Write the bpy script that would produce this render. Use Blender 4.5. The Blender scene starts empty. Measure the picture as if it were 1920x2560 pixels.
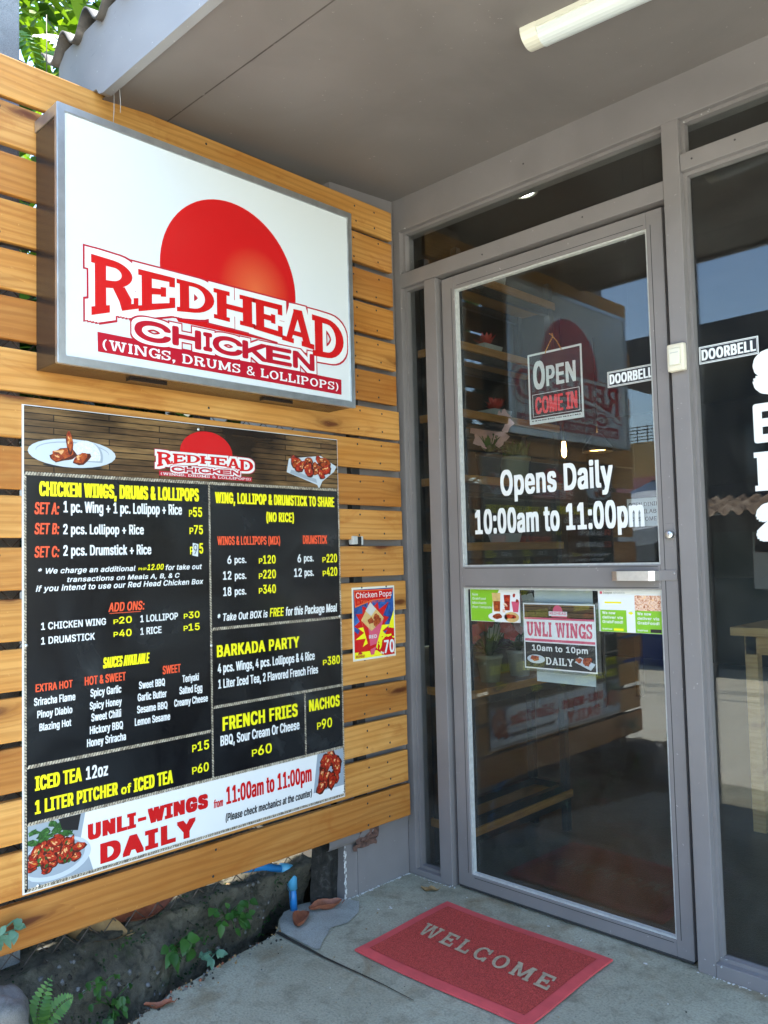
import bpy, bmesh, math, random
from mathutils import Vector, Matrix, noise
from mathutils.geometry import delaunay_2d_cdt
R = math.radians
S = bpy.context.scene
COL = S.collection

# ------------------------------------------------------------------ camera
cd = bpy.data.cameras.new('camera')
cam = bpy.data.objects.new('camera', cd); COL.objects.link(cam); S.camera = cam
cd.sensor_fit = 'AUTO'; cd.sensor_width = 36; cd.lens = 28.89
cd.clip_start = 0.02; cd.clip_end = 500
yaw, pit, rol = R(44.4295), R(3.1204), R(1.4477)
fw = Vector((-math.sin(yaw)*math.cos(pit), math.cos(yaw)*math.cos(pit), math.sin(pit)))
rt = Vector((math.cos(yaw), math.sin(yaw), 0)); dn = fw.cross(rt)
r2 = math.cos(rol)*rt + math.sin(rol)*dn
d2 = -math.sin(rol)*rt + math.cos(rol)*dn
M = Matrix((r2, -d2, -fw)).transposed().to_4x4()
M.translation = Vector((2.10, -2.226, 1.15))
cam.matrix_world = M

# ------------------------------------------------------------------ light
W = bpy.data.worlds.new('World'); S.world = W; W.use_nodes = True
wn = W.node_tree.nodes; wl = W.node_tree.links
sky = wn.new('ShaderNodeTexSky'); sky.sky_type = 'NISHITA'; sky.sun_disc = False
SUN = Vector((-0.05, 0.075, 0.98)).normalized()
sky.sun_elevation = math.asin(SUN.z); sky.sun_rotation = math.atan2(SUN.x, SUN.y)
sky.altitude = 50; sky.air_density = 1.3; sky.dust_density = 0.4; sky.ozone_density = 3.0
wl.new(sky.outputs[0], wn['Background'].inputs[0]); wn['Background'].inputs[1].default_value = 0.15
sl = bpy.data.lights.new('sun', 'SUN'); sl.energy = 3.2; sl.angle = R(0.53); sl.color = (1, .955, .88)
so = bpy.data.objects.new('sun', sl); COL.objects.link(so)
so.rotation_euler = (-SUN).to_track_quat('-Z', 'Y').to_euler(); so.location = (-2, 1, 12)
S.view_settings.view_transform = 'Standard'; S.view_settings.look = 'None'
S.view_settings.exposure = 2.55; S.view_settings.gamma = 1
S.cycles.max_bounces = 10; S.cycles.diffuse_bounces = 5; S.cycles.transparent_max_bounces = 16
S.cycles.use_denoising = True
S.cycles.sample_clamp_indirect = 6

# ------------------------------------------------------------------ materials
def new_mat(name):
    m = bpy.data.materials.new(name); m.use_nodes = True
    nt = m.node_tree
    return m, nt.nodes, nt.links, nt.nodes['Principled BSDF']
def lk(nt, a, b): nt.new(a, b)
def ramp(n, stops):
    r = n.new('ShaderNodeValToRGB'); e = r.color_ramp.elements
    while len(e) < len(stops): e.new(0.5)
    for i, (p, c) in enumerate(stops):
        e[i].position = p; e[i].color = (c[0], c[1], c[2], 1) if len(c) == 3 else c
    return r
def coords(n, l, scale=(1, 1, 1), kind='Object'):
    t = n.new('ShaderNodeTexCoord'); mp = n.new('ShaderNodeMapping')
    mp.inputs['Scale'].default_value = scale; l.new(t.outputs[kind], mp.inputs[0]); return mp
def noi(n, l, vec, scale, detail=4, rough=.55, dist=0):
    t = n.new('ShaderNodeTexNoise'); t.inputs['Scale'].default_value = scale
    t.inputs['Detail'].default_value = detail; t.inputs['Roughness'].default_value = rough
    t.inputs['Distortion'].default_value = dist; l.new(vec.outputs[0], t.inputs['Vector']); return t
def mixc(n, l, fac, a, b, mode='MIX'):
    x = n.new('ShaderNodeMix'); x.data_type = 'RGBA'; x.blend_type = mode
    for s, v in ((0, fac), (6, a), (7, b)):
        if hasattr(v, 'type') or hasattr(v, 'node'): l.new(v, x.inputs[s])
        elif s == 0: x.inputs[0].default_value = v
        else: x.inputs[s].default_value = (*v, 1)
    return x.outputs[2]
def bump(n, l, h, strength=.3, dist=.01, p=None):
    b = n.new('ShaderNodeBump'); b.inputs['Strength'].default_value = strength
    b.inputs['Distance'].default_value = dist; l.new(h, b.inputs['Height']); l.new(b.outputs[0], p.inputs['Normal'])

def plain(name, c, rough=.5, var=0, scale=8, metal=0, spec=.5, bmp=0, bscale=200):
    m, n, l, p = new_mat(name)
    p.inputs['Base Color'].default_value = (*c, 1); p.inputs['Roughness'].default_value = rough
    p.inputs['Metallic'].default_value = metal; p.inputs['Specular IOR Level'].default_value = spec
    if var:
        v = coords(n, l); t = noi(n, l, v, scale, 6, .6)
        r = ramp(n, [(.3, [x*(1-var) for x in c]), (.7, [min(1, x*(1+var)) for x in c])])
        l.new(t.outputs[0], r.inputs[0]); l.new(r.outputs[0], p.inputs['Base Color'])
    if bmp:
        v = coords(n, l); t = noi(n, l, v, bscale, 3)
        bump(n, l, t.outputs[0], bmp, .003, p)
    return m

def paint_mat(name, c, dirt=(.10, .085, .08), rough=.48):
    m, n, l, p = new_mat(name)
    v = coords(n, l); a = noi(n, l, v, 3.2, 5, .6); b = noi(n, l, v, 38, 4, .7); f = noi(n, l, v, 160, 2)
    r = ramp(n, [(.3, [x*.9 for x in c]), (.7, [x*1.08 for x in c])]); l.new(a.outputs[0], r.inputs[0])
    r2_ = ramp(n, [(.68, (0, 0, 0)), (.76, (1, 1, 1))]); l.new(b.outputs[0], r2_.inputs[0])
    o = mixc(n, l, r2_.outputs[0], r.outputs[0], [x*.72+.02 for x in c])
    ch = noi(n, l, v, 95, 2, .5, .4); rc = ramp(n, [(.735, (0, 0, 0)), (.76, (.6,)*3)]); l.new(ch.outputs[0], rc.inputs[0])
    o = mixc(n, l, rc.outputs[0], o, [min(.6, x*2.0+.05) for x in c])
    gr = noi(n, l, v, 1.4, 4, .65, .6); rg_ = ramp(n, [(.48, (0, 0, 0)), (.72, (.45,)*3)]); l.new(gr.outputs[0], rg_.inputs[0]); o = mixc(n, l, rg_.outputs[0], o, [x*.66 for x in c])
    l.new(o, p.inputs['Base Color']); rr_ = ramp(n, [(.3, (rough-.12,)*3), (.7, (rough+.12,)*3)]); l.new(a.outputs[0], rr_.inputs[0]); l.new(rr_.outputs[0], p.inputs['Roughness'])
    bump(n, l, f.outputs[0], .08, .002, p)
    return m

def wood_mat(name, light, mid, dark, along='y', rnd=True, rough=.5, g=1.0):
    m, n, l, p = new_mat(name)
    t = n.new('ShaderNodeTexCoord'); geo = n.new('ShaderNodeNewGeometry')
    off = n.new('ShaderNodeCombineXYZ')
    mm = [n.new('ShaderNodeMath') for _ in range(3)]
    for q, k in zip(mm, (3.1, 17.3, 29.7)):
        q.operation = 'MULTIPLY'; q.inputs[1].default_value = k
        l.new(geo.outputs['Random Per Island'], q.inputs[0])
    for i in range(3): l.new(mm[i].outputs[0], off.inputs[i])
    ad = n.new('ShaderNodeVectorMath'); ad.operation = 'ADD'
    l.new(t.outputs['Object'], ad.inputs[0]); l.new(off.outputs[0], ad.inputs[1])
    def mp(s):
        k = n.new('ShaderNodeMapping'); l.new(ad.outputs[0], k.inputs[0])
        k.inputs['Scale'].default_value = (s[0], s[1], s[2]) if along == 'y' else (s[1], s[0], s[2]); return k
    # knots bend the grain round them
    vk = n.new('ShaderNodeTexVoronoi'); vk.voronoi_dimensions = '2D'; vk.inputs['Scale'].default_value = 1
    wob = noi(n, l, mp((9, 9, 30)), 1, 3); wa = n.new('ShaderNodeVectorMath'); wa.operation = 'MULTIPLY_ADD'; wa.inputs[1].default_value = (.16, .16, .16)
    l.new(wob.outputs['Color'], wa.inputs[0]); l.new(mp((2.1, 2.1, 8)).outputs[0], wa.inputs[2])
    ks = n.new('ShaderNodeSeparateXYZ'); kc = n.new('ShaderNodeCombineXYZ'); l.new(wa.outputs[0], ks.inputs[0])
    l.new(ks.outputs[1 if along == 'y' else 0], kc.inputs[0]); l.new(ks.outputs[2], kc.inputs[1]); l.new(kc.outputs[0], vk.inputs['Vector'])
    kr = ramp(n, [(.0, (1, 1, 1)), (.055, (.9, .9, .9)), (.10, (.42,)*3), (.17, (.16,)*3), (.34, (0,)*3)]); l.new(vk.outputs['Distance'], kr.inputs[0])
    gate = n.new('ShaderNodeMath'); gate.operation = 'GREATER_THAN'; gate.inputs[1].default_value = .48
    sp = n.new('ShaderNodeSeparateColor'); l.new(vk.outputs['Color'], sp.inputs[0]); l.new(sp.outputs[0], gate.inputs[0])
    kn = n.new('ShaderNodeMath'); kn.operation = 'MULTIPLY'; l.new(kr.outputs[0], kn.inputs[0]); l.new(gate.outputs[0], kn.inputs[1])
    wv = n.new('ShaderNodeTexWave'); wv.bands_direction = 'Z'; wv.inputs['Scale'].default_value = 13*g
    wv.inputs['Distortion'].default_value = 8.5; wv.inputs['Detail'].default_value = 3; wv.inputs['Detail Scale'].default_value = .9
    mpw = mp((1, .13, 1.15))
    # push the rings outward near knots
    kv = n.new('ShaderNodeCombineXYZ'); km = n.new('ShaderNodeMath'); km.operation = 'MULTIPLY'; km.inputs[1].default_value = .07
    l.new(kn.outputs[0], km.inputs[0]); l.new(km.outputs[0], kv.inputs[2])
    av = n.new('ShaderNodeVectorMath'); av.operation = 'ADD'; l.new(mpw.outputs[0], av.inputs[0]); l.new(kv.outputs[0], av.inputs[1])
    l.new(av.outputs[0], wv.inputs['Vector'])
    fine = noi(n, l, mp((2, 2.2, 130)), 1, 4, .65, .4)
    big = noi(n, l, mp((1, 1.3, 6)), 1.6, 4, .6, .5)
    c1 = ramp(n, [(.25, light), (.75, mid)]); l.new(big.outputs[0], c1.inputs[0])
    wr = ramp(n, [(.0, (0, 0, 0)), (.55, (.1,)*3), (.92, (1, 1, 1))]); l.new(wv.outputs[0], wr.inputs[0])
    wm = n.new('ShaderNodeMath'); wm.operation = 'MULTIPLY'; wm.inputs[1].default_value = .40; l.new(wr.outputs[0], wm.inputs[0])
    c2 = mixc(n, l, wm.outputs[0], c1.outputs[0], [a*.55+b*.45 for a, b in zip(mid, dark)])
    fr = ramp(n, [(.44, (0, 0, 0)), (.74, (.55,)*3)]); l.new(fine.outputs[0], fr.inputs[0])
    c3 = mixc(n, l, fr.outputs[0], c2, [a*.7+b*.3 for a, b in zip(mid, dark)])
    c4 = mixc(n, l, kn.outputs[0], c3, dark)
    # board to board difference
    rv = ramp(n, [(0, (.72, .56, .40)), (.2, (1.06, 1.04, 1.04)), (.42, (.82, .67, .50)), (.6, (1.0, .96, .9)), (.8, (.66, .50, .36)), (1, (1.1, 1.08, 1.08))]) 
    l.new(geo.outputs['Random Per Island'], rv.inputs[0])
    c5 = mixc(n, l, 1.0, c4, rv.outputs[0], 'MULTIPLY') if rnd else c4
    st_ = noi(n, l, mp((3, 4.5, 11)), 1, 5, .65, 1.0); sr = ramp(n, [(.56, (0, 0, 0)), (.74, (.62,)*3)]); l.new(st_.outputs[0], sr.inputs[0])
    c5 = mixc(n, l, sr.outputs[0], c5, [mid[0]*.62, mid[1]*.42, mid[2]*.30])
    # weather: greyish specks of dust
    du = noi(n, l, mp((90, 90, 90)), 1, 2, .7); dr = ramp(n, [(.70, (0, 0, 0)), (.78, (.35,)*3)]); l.new(du.outputs[0], dr.inputs[0])
    c6 = mixc(n, l, dr.outputs[0], c5, [min(1, a*1.25) for a in light])
    l.new(c6, p.inputs['Base Color']); p.inputs['Roughness'].default_value = rough
    p.inputs['Specular IOR Level'].default_value = .35
    bump(n, l, wv.outputs[0], .10, .003, p)
    return m

def concrete_mat(name, a, b, stain, stain2, rough=.75, sc=1.0, bs=.35, bd=.004):
    m, n, l, p = new_mat(name)
    v = coords(n, l, kind='Object'); 
    n1 = noi(n, l, v, 2.1*sc, 7, .62, .6); n2 = noi(n, l, v, 13*sc, 6, .7, .3); n3 = noi(n, l, v, 150*sc, 3, .6); n4 = noi(n, l, v, 4.3*sc, 5, .6, 1.2)
    r1 = ramp(n, [(.32, a), (.68, b)]); l.new(n1.outputs[0], r1.inputs[0])
    r2_ = ramp(n, [(.5, (0, 0, 0)), (.72, (.85,)*3)]); l.new(n2.outputs[0], r2_.inputs[0])
    c = mixc(n, l, r2_.outputs[0], r1.outputs[0], stain)
    r4 = ramp(n, [(.55, (0, 0, 0)), (.72, (.75,)*3)]); l.new(n4.outputs[0], r4.inputs[0])
    c = mixc(n, l, r4.outputs[0], c, stain2)
    r3 = ramp(n, [(.3, (.72,)*3), (.5, (1, 1, 1)), (.72, (1.18,)*3)]); l.new(n3.outputs[0], r3.inputs[0])
    c = mixc(n, l, 1.0, c, r3.outputs[0], 'MULTIPLY')
    vo = n.new('ShaderNodeTexVoronoi'); vo.inputs['Scale'].default_value = 42*sc; l.new(v.outputs[0], vo.inputs['Vector'])
    rp = ramp(n, [(.05, (1, 1, 1)), (.10, (0, 0, 0))]); l.new(vo.outputs['Distance'], rp.inputs[0])
    c = mixc(n, l, rp.outputs[0], c, [x*.45 for x in a])
    l.new(c, p.inputs['Base Color']); p.inputs['Roughness'].default_value = rough
    ad = n.new('ShaderNodeMath'); ad.operation = 'ADD'; l.new(n2.outputs[0], ad.inputs[0]); l.new(n3.outputs[0], ad.inputs[1])
    bump(n, l, ad.outputs[0], bs, bd, p)
    return m

def glass_mat(name, tint=(.86, .9, .88), r0=.055, rough=.0):
    m, n, l, p = new_mat(name); n.remove(p)
    out = n['Material Output']
    lw = n.new('ShaderNodeLayerWeight'); lw.inputs[0].default_value = .5
    pw = n.new('ShaderNodeMath'); pw.operation = 'POWER'; pw.inputs[1].default_value = 5; l.new(lw.outputs['Facing'], pw.inputs[0])
    ma = n.new('ShaderNodeMath'); ma.operation = 'MULTIPLY_ADD'; ma.inputs[1].default_value = 1-r0; ma.inputs[2].default_value = r0
    l.new(pw.outputs[0], ma.inputs[0])
    tr = n.new('ShaderNodeBsdfTransparent'); tr.inputs[0].default_value = (*tint, 1)
    gl = n.new('ShaderNodeBsdfGlossy'); gl.inputs['Roughness'].default_value = rough; gl.inputs[0].default_value = (.95, .97, 1, 1)
    mx = n.new('ShaderNodeMixShader'); l.new(ma.outputs[0], mx.inputs[0]); l.new(tr.outputs[0], mx.inputs[1]); l.new(gl.outputs[0], mx.inputs[2])
    # a thin film of dust and wiped smears on the pane
    v = coords(n, l); a = noi(n, l, v, 5, 5, .65, 1.5); b = noi(n, l, v, 260, 2); ra = ramp(n, [(.35, (.004,)*3), (.75, (.024,)*3)]); rb = ramp(n, [(.66, (0,)*3), (.74, (.07,)*3)])
    l.new(a.outputs[0], ra.inputs[0]); l.new(b.outputs[0], rb.inputs[0]); s_ = n.new('ShaderNodeMath'); s_.operation = 'ADD'; l.new(ra.outputs[0], s_.inputs[0]); l.new(rb.outputs[0], s_.inputs[1])
    df = n.new('ShaderNodeBsdfDiffuse'); df.inputs[0].default_value = (.5, .5, .47, 1); m2 = n.new('ShaderNodeMixShader'); l.new(s_.outputs[0], m2.inputs[0]); l.new(mx.outputs[0], m2.inputs[1]); l.new(df.outputs[0], m2.inputs[2])
    l.new(m2.outputs[0], out.inputs[0]); return m

def emit_mat(name, c, s):
    m, n, l, p = new_mat(name); p.inputs['Base Color'].default_value = (*c, 1)
    p.inputs['Emission Color'].default_value = (*c, 1); p.inputs['Emission Strength'].default_value = s; return m

def leaf_mat(name, c1, c2, trans=.5):
    m, n, l, p = new_mat(name); out = n['Material Output']
    geo = n.new('ShaderNodeNewGeometry'); r = ramp(n, [(0, c1), (1, c2)]); l.new(geo.outputs['Random Per Island'], r.inputs[0])
    l.new(r.outputs[0], p.inputs['Base Color']); p.inputs['Roughness'].default_value = .45
    tl = n.new('ShaderNodeBsdfTranslucent'); bright = mixc(n, l, 1.0, r.outputs[0], (1.25, 1.3, .6), 'MULTIPLY'); l.new(bright, tl.inputs[0])
    mx = n.new('ShaderNodeMixShader'); mx.inputs[0].default_value = trans
    l.new(p.outputs[0], mx.inputs[1]); l.new(tl.outputs[0], mx.inputs[2]); l.new(mx.outputs[0], out.inputs[0]); return m

def speck_mat(name, stops, scale=60, rough=.35, detail=4, dist=1.5, bmp=0):
    m, n, l, p = new_mat(name); v = coords(n, l); t = noi(n, l, v, scale, detail, .6, dist)
    r = ramp(n, stops); l.new(t.outputs[0], r.inputs[0]); l.new(r.outputs[0], p.inputs['Base Color'])
    p.inputs['Roughness'].default_value = rough
    if bmp: bump(n, l, t.outputs[0], bmp, .004, p)
    return m

MT = {}
MT['slat'] = wood_mat('golden_pine', (.66, .40, .13), (.52, .232, .044), (.11, .032, .009))
MT['shelfwood'] = wood_mat('shelf_pine', (.42, .23, .075), (.32, .15, .042), (.09, .04, .014))
MT['tablewood'] = wood_mat('pale_table_wood', (.62, .45, .22), (.55, .36, .15), (.25, .12, .04), along='x')
MT['grey'] = paint_mat('warm_grey_paint', (.205, .19, .186))
MT['seam'] = plain('dirty_ceiling_joint', (.085, .072, .064), .8, .3, 30)
MT['soffit'] = paint_mat('grey_ceiling_paint', (.19, .172, .162), rough=.6)
MT['fascia'] = paint_mat('pale_grey_fascia_paint', (.27, .275, .285), rough=.6)
def mildew(m):
    n, l = m.node_tree.nodes, m.node_tree.links; p = n['Principled BSDF']; src = p.inputs['Base Color'].links[0].from_socket
    a = noi(n, l, coords(n, l, (11, 1, 55)), 1, 6, .75, .3); b = noi(n, l, coords(n, l, (2.2, 1, 6)), 1, 3)
    ra = ramp(n, [(.60, (0, 0, 0)), (.70, (1, 1, 1))]); rb = ramp(n, [(.45, (0, 0, 0)), (.62, (.9,)*3)]); l.new(a.outputs[0], ra.inputs[0]); l.new(b.outputs[0], rb.inputs[0])
    f = n.new('ShaderNodeMath'); f.operation = 'MULTIPLY'; l.new(ra.outputs[0], f.inputs[0]); l.new(rb.outputs[0], f.inputs[1])
    c = mixc(n, l, f.outputs[0], src, (.045, .042, .04)); l.new(c, p.inputs['Base Color'])
mildew(MT['fascia'])
MT['bead'] = plain('pale_sealant', (.45, .46, .44), .6, .15, 60)
MT['gasket'] = plain('dark_gap', (.03, .03, .03), .8)
MT['alu'] = plain('satin_aluminium', (.55, .57, .58), .33, .12, 25, metal=.9)
MT['steel'] = plain('brushed_steel', (.75, .75, .73), .38, .08, 60, metal=1)
MT['brownbox'] = plain('glossy_brown_sheet', (.028, .020, .016), .26, .2, 9)
MT['white'] = plain('white_print', (.74, .765, .76), .35)
MT['face'] = plain('white_acrylic', (.65, .70, .715), .16, .012, 2)
MT['red'] = plain('red_print', (.54, .008, .009), .25, .05, 3)
def disc_mat():      # the printed disc shades from red to orange right of its middle
    m, n, l, p = new_mat('red_orange_disc_print'); t = n.new('ShaderNodeTexCoord'); d = n.new('ShaderNodeVectorMath'); d.operation = 'DISTANCE'
    l.new(t.outputs['Object'], d.inputs[0]); d.inputs[1].default_value = (.068, .10, .305)
    r = ramp(n, [(.0, (.66, .13, .045)), (.06, (.60, .07, .028)), (.13, (.54, .008, .009))]); l.new(d.outputs['Value'], r.inputs[0]); l.new(r.outputs[0], p.inputs['Base Color'])
    p.inputs['Roughness'].default_value = .25; return m
MT['disc'] = disc_mat()
MT['rimred'] = plain('deep_red_print', (.42, .005, .02), .3)
MT['pink'] = plain('faded_pink_print', (.62, .09, .16), .35)
MT['yellow'] = plain('yellow_print', (.85, .80, .012), .3)
MT['orange'] = plain('orange_print', (.80, .10, .035), .3)
MT['black'] = speck_mat('black_menu_print', [(.42, (.004, .004, .005)), (.62, (.014, .016, .018)), (.78, (.045, .052, .055))], 3.5, .2, 5, .8)
MT['ink'] = plain('black_ink', (.012, .012, .014), .35)
MT['rope'] = speck_mat('rope_print', [(.35, (.16, .13, .09)), (.55, (.45, .40, .30)), (.7, (.62, .57, .46))], 130, .5, 2, 0)
MT['boardedge'] = plain('white_board_edge', (.7, .72, .74), .4)
MT['whitepaint'] = plain('white_plastic', (.70, .69, .58), .35)
MT['diffuser'] = plain('frosted_diffuser', (.62, .67, .66), .3)
MT['cream'] = plain('cream_plastic', (.66, .62, .50), .3)
MT['glass'] = glass_mat('window_glass', (.85, .875, .865), .040)
MT['acrylic'] = glass_mat('clear_acrylic', (.96, .97, .97), .05, .03)
MT['chicken'] = speck_mat('printed_fried_chicken', [(.3, (.07, .006, .002)), (.45, (.26, .03, .006)), (.6, (.42, .09, .015)), (.75, (.62, .25, .06))], 75, .3)
MT['chickenred'] = speck_mat('printed_glazed_wings', [(.3, (.05, .004, .003)), (.45, (.28, .012, .006)), (.62, (.48, .045, .012)), (.8, (.75, .35, .15))], 75, .3)
MT['herb'] = speck_mat('printed_herbs', [(.35, (.01, .03, .008)), (.55, (.03, .12, .02)), (.75, (.12, .28, .08))], 90, .4)
MT['plate'] = plain('printed_plate', (.50, .57, .63), .3)
MT['platesh'] = plain('printed_plate_rim', (.30, .36, .42), .3)
MT['rice'] = speck_mat('printed_rice', [(.35, (.50, .55, .60)), (.65, (.74, .77, .8))], 160, .4)
MT['greenp'] = plain('lime_green_print', (.22, .50, .025), .3)
MT['photo'] = speck_mat('printed_food_photo', [(.3, (.18, .03, .02)), (.42, (.6, .25, .12)), (.55, (.8, .62, .5)), (.7, (.85, .45, .1)), (.8, (.3, .06, .03))], 90, .35, 3, 2)
MT['bluep'] = speck_mat('printed_blue_burst', [(.35, (.01, .03, .16)), (.6, (.02, .10, .36)), (.75, (.05, .25, .55))], 30, .3)
MT['kraft'] = plain('printed_kraft_wrap', (.62, .42, .16), .35, .2, 60)
MT['orangep'] = plain('printed_orange_red', (.72, .12, .02), .35)
MT['paper'] = plain('pale_paper', (.60, .66, .68), .6, .05, 4)
MT['carpet'] = speck_mat('red_loop_mat', [(.35, (.15, .014, .010)), (.5, (.50, .050, .036)), (.7, (.66, .095, .075))], 420, .9, 3, .5, bmp=.8)
MT['matedge'] = plain('pink_red_vinyl', (.62, .08, .085), .55, .15, 12)
MT['mattext'] = plain('worn_beige_inlay', (.42, .33, .22), .8, .3, 70)
MT['concrete'] = concrete_mat('porch_concrete', (.27, .262, .19), (.40, .39, .295), (.165, .155, .105), (.20, .155, .085), bs=.6, bd=.006)
MT['patch'] = concrete_mat('fresh_cement_patch', (.29, .30, .27), (.38, .39, .355), (.23, .235, .21), (.30, .30, .265), sc=1.6)
MT['street'] = concrete_mat('street_concrete', (.54, .51, .40), (.64, .60, .475), (.47, .435, .335), (.55, .50, .38), sc=.5)
MT['soil'] = concrete_mat('dark_soil', (.018, .016, .013), (.035, .03, .024), (.02, .026, .012), (.05, .035, .02), sc=2, rough=.95)
MT['stone'] = concrete_mat('mossy_old_concrete', (.04, .037, .026), (.21, .19, .135), (.014, .015, .010), (.03, .05, .010), sc=3.4, rough=.95, bs=.9, bd=.012)
MT['rock'] = concrete_mat('grey_rock', (.10, .10, .098), (.2, .2, .19), (.07, .07, .06), (.06, .07, .05), sc=3)
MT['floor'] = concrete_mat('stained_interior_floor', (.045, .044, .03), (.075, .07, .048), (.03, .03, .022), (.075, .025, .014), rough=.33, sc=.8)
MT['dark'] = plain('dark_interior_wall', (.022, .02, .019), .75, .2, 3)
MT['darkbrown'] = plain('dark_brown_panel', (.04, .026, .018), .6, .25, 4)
MT['blackmetal'] = plain('black_powder_coat', (.018, .018, .018), .4)
MT['lamp'] = emit_mat('lit_lamp', (1, .98, .95), 9)
MT['filament'] = emit_mat('warm_filament', (1, .55, .18), 10)
MT['pvc'] = plain('blue_pvc', (.02, .19, .50), .35, .1, 20)
MT['pvcj'] = plain('pale_blue_pvc', (.08, .34, .55), .35, .1, 20)
MT['deadleaf'] = plain('dead_leaf', (.26, .085, .04), .6, .3, 60)
MT['tanleaf'] = plain('tan_dead_leaf', (.27, .17, .07), .7, .35, 30)
MT['leafA'] = leaf_mat('broad_leaf', (.02, .07, .008), (.17, .27, .012), .5)
MT['leafB'] = leaf_mat('fern_leaf', (.06, .17, .03), (.13, .27, .05), .4)
MT['leafC'] = leaf_mat('weed_leaf', (.018, .075, .010), (.045, .14, .02), .3)
MT['leafD'] = leaf_mat('dark_leaf', (.01, .032, .01), (.03, .075, .02), .3)
MT['leafE'] = leaf_mat('blue_green_leaf', (.10, .22, .15), (.15, .30, .2), .35)
MT['bark'] = speck_mat('bark', [(.35, (.03, .022, .016)), (.6, (.09, .07, .05))], 25, .9, 6, .5, bmp=.6)
MT['wire'] = plain('rusty_wire', (.11, .085, .07), .6, .3, 30, metal=.4)
MT['roof'] = speck_mat('weathered_roof_sheet', [(.35, (.022, .022, .022)), (.5, (.06, .052, .044)), (.65, (.16, .14, .12))], 7, .7, 6, 1)
MT['concpost'] = concrete_mat('pale_concrete_post', (.17, .18, .185), (.25, .26, .265), (.13, .14, .14), (.16, .165, .17), sc=2)
MT['peel'] = plain('peeled_plaster', (.11, .06, .045), .9, .5, 60, bmp=.5, bscale=90)
MT['rot'] = speck_mat('blackened_render', [(.35, (.006, .006, .005)), (.58, (.02, .019, .016)), (.75, (.075, .073, .065))], 40, .95, 6, .5, bmp=.8)
MT['flake'] = plain('white_paint_flakes', (.62, .62, .6), .8)
MT['facade'] = plain('black_metal_cladding', (.028, .029, .032), .55, .25, 2)
MT['rust'] = speck_mat('rusty_tin', [(.35, (.12, .08, .055)), (.5, (.28, .19, .12)), (.68, (.42, .33, .24))], 6, .7, 5, .5)
MT['pinkwall'] = plain('pink_render', (.50, .20, .19), .8, .1, 2)
MT['ochre'] = plain('ochre_render', (.55, .33, .12), .8, .1, 2)
MT['tarp'] = plain('grey_white_tarpaulin', (.55, .58, .60), .5, .15, 4)
MT['tealwall'] = plain('teal_grey_wall', (.07, .10, .105), .7, .2, 3)
MT['cloth'] = plain('faded_cloth', (.55, .55, .50), .9, .1, 20)
MT['bluecloth'] = plain('blue_fabric', (.03, .06, .22), .8, .15, 10)
MT['petal'] = plain('pale_pink_petal', (.62, .36, .36), .6, .15, 40)
MT['redpetal'] = plain('red_petal', (.42, .05, .035), .6, .3, 40)
MT['pot'] = plain('pale_green_pot', (.20, .21, .14), .5)
MT['ceramic'] = plain('white_ceramic', (.36, .38, .37), .3)
MT['cord'] = speck_mat('orange_cord', [(.4, (.35, .13, .02)), (.6, (.7, .42, .1))], 300, .7, 2, 0)
MT['brick'] = MT['peel']

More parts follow.
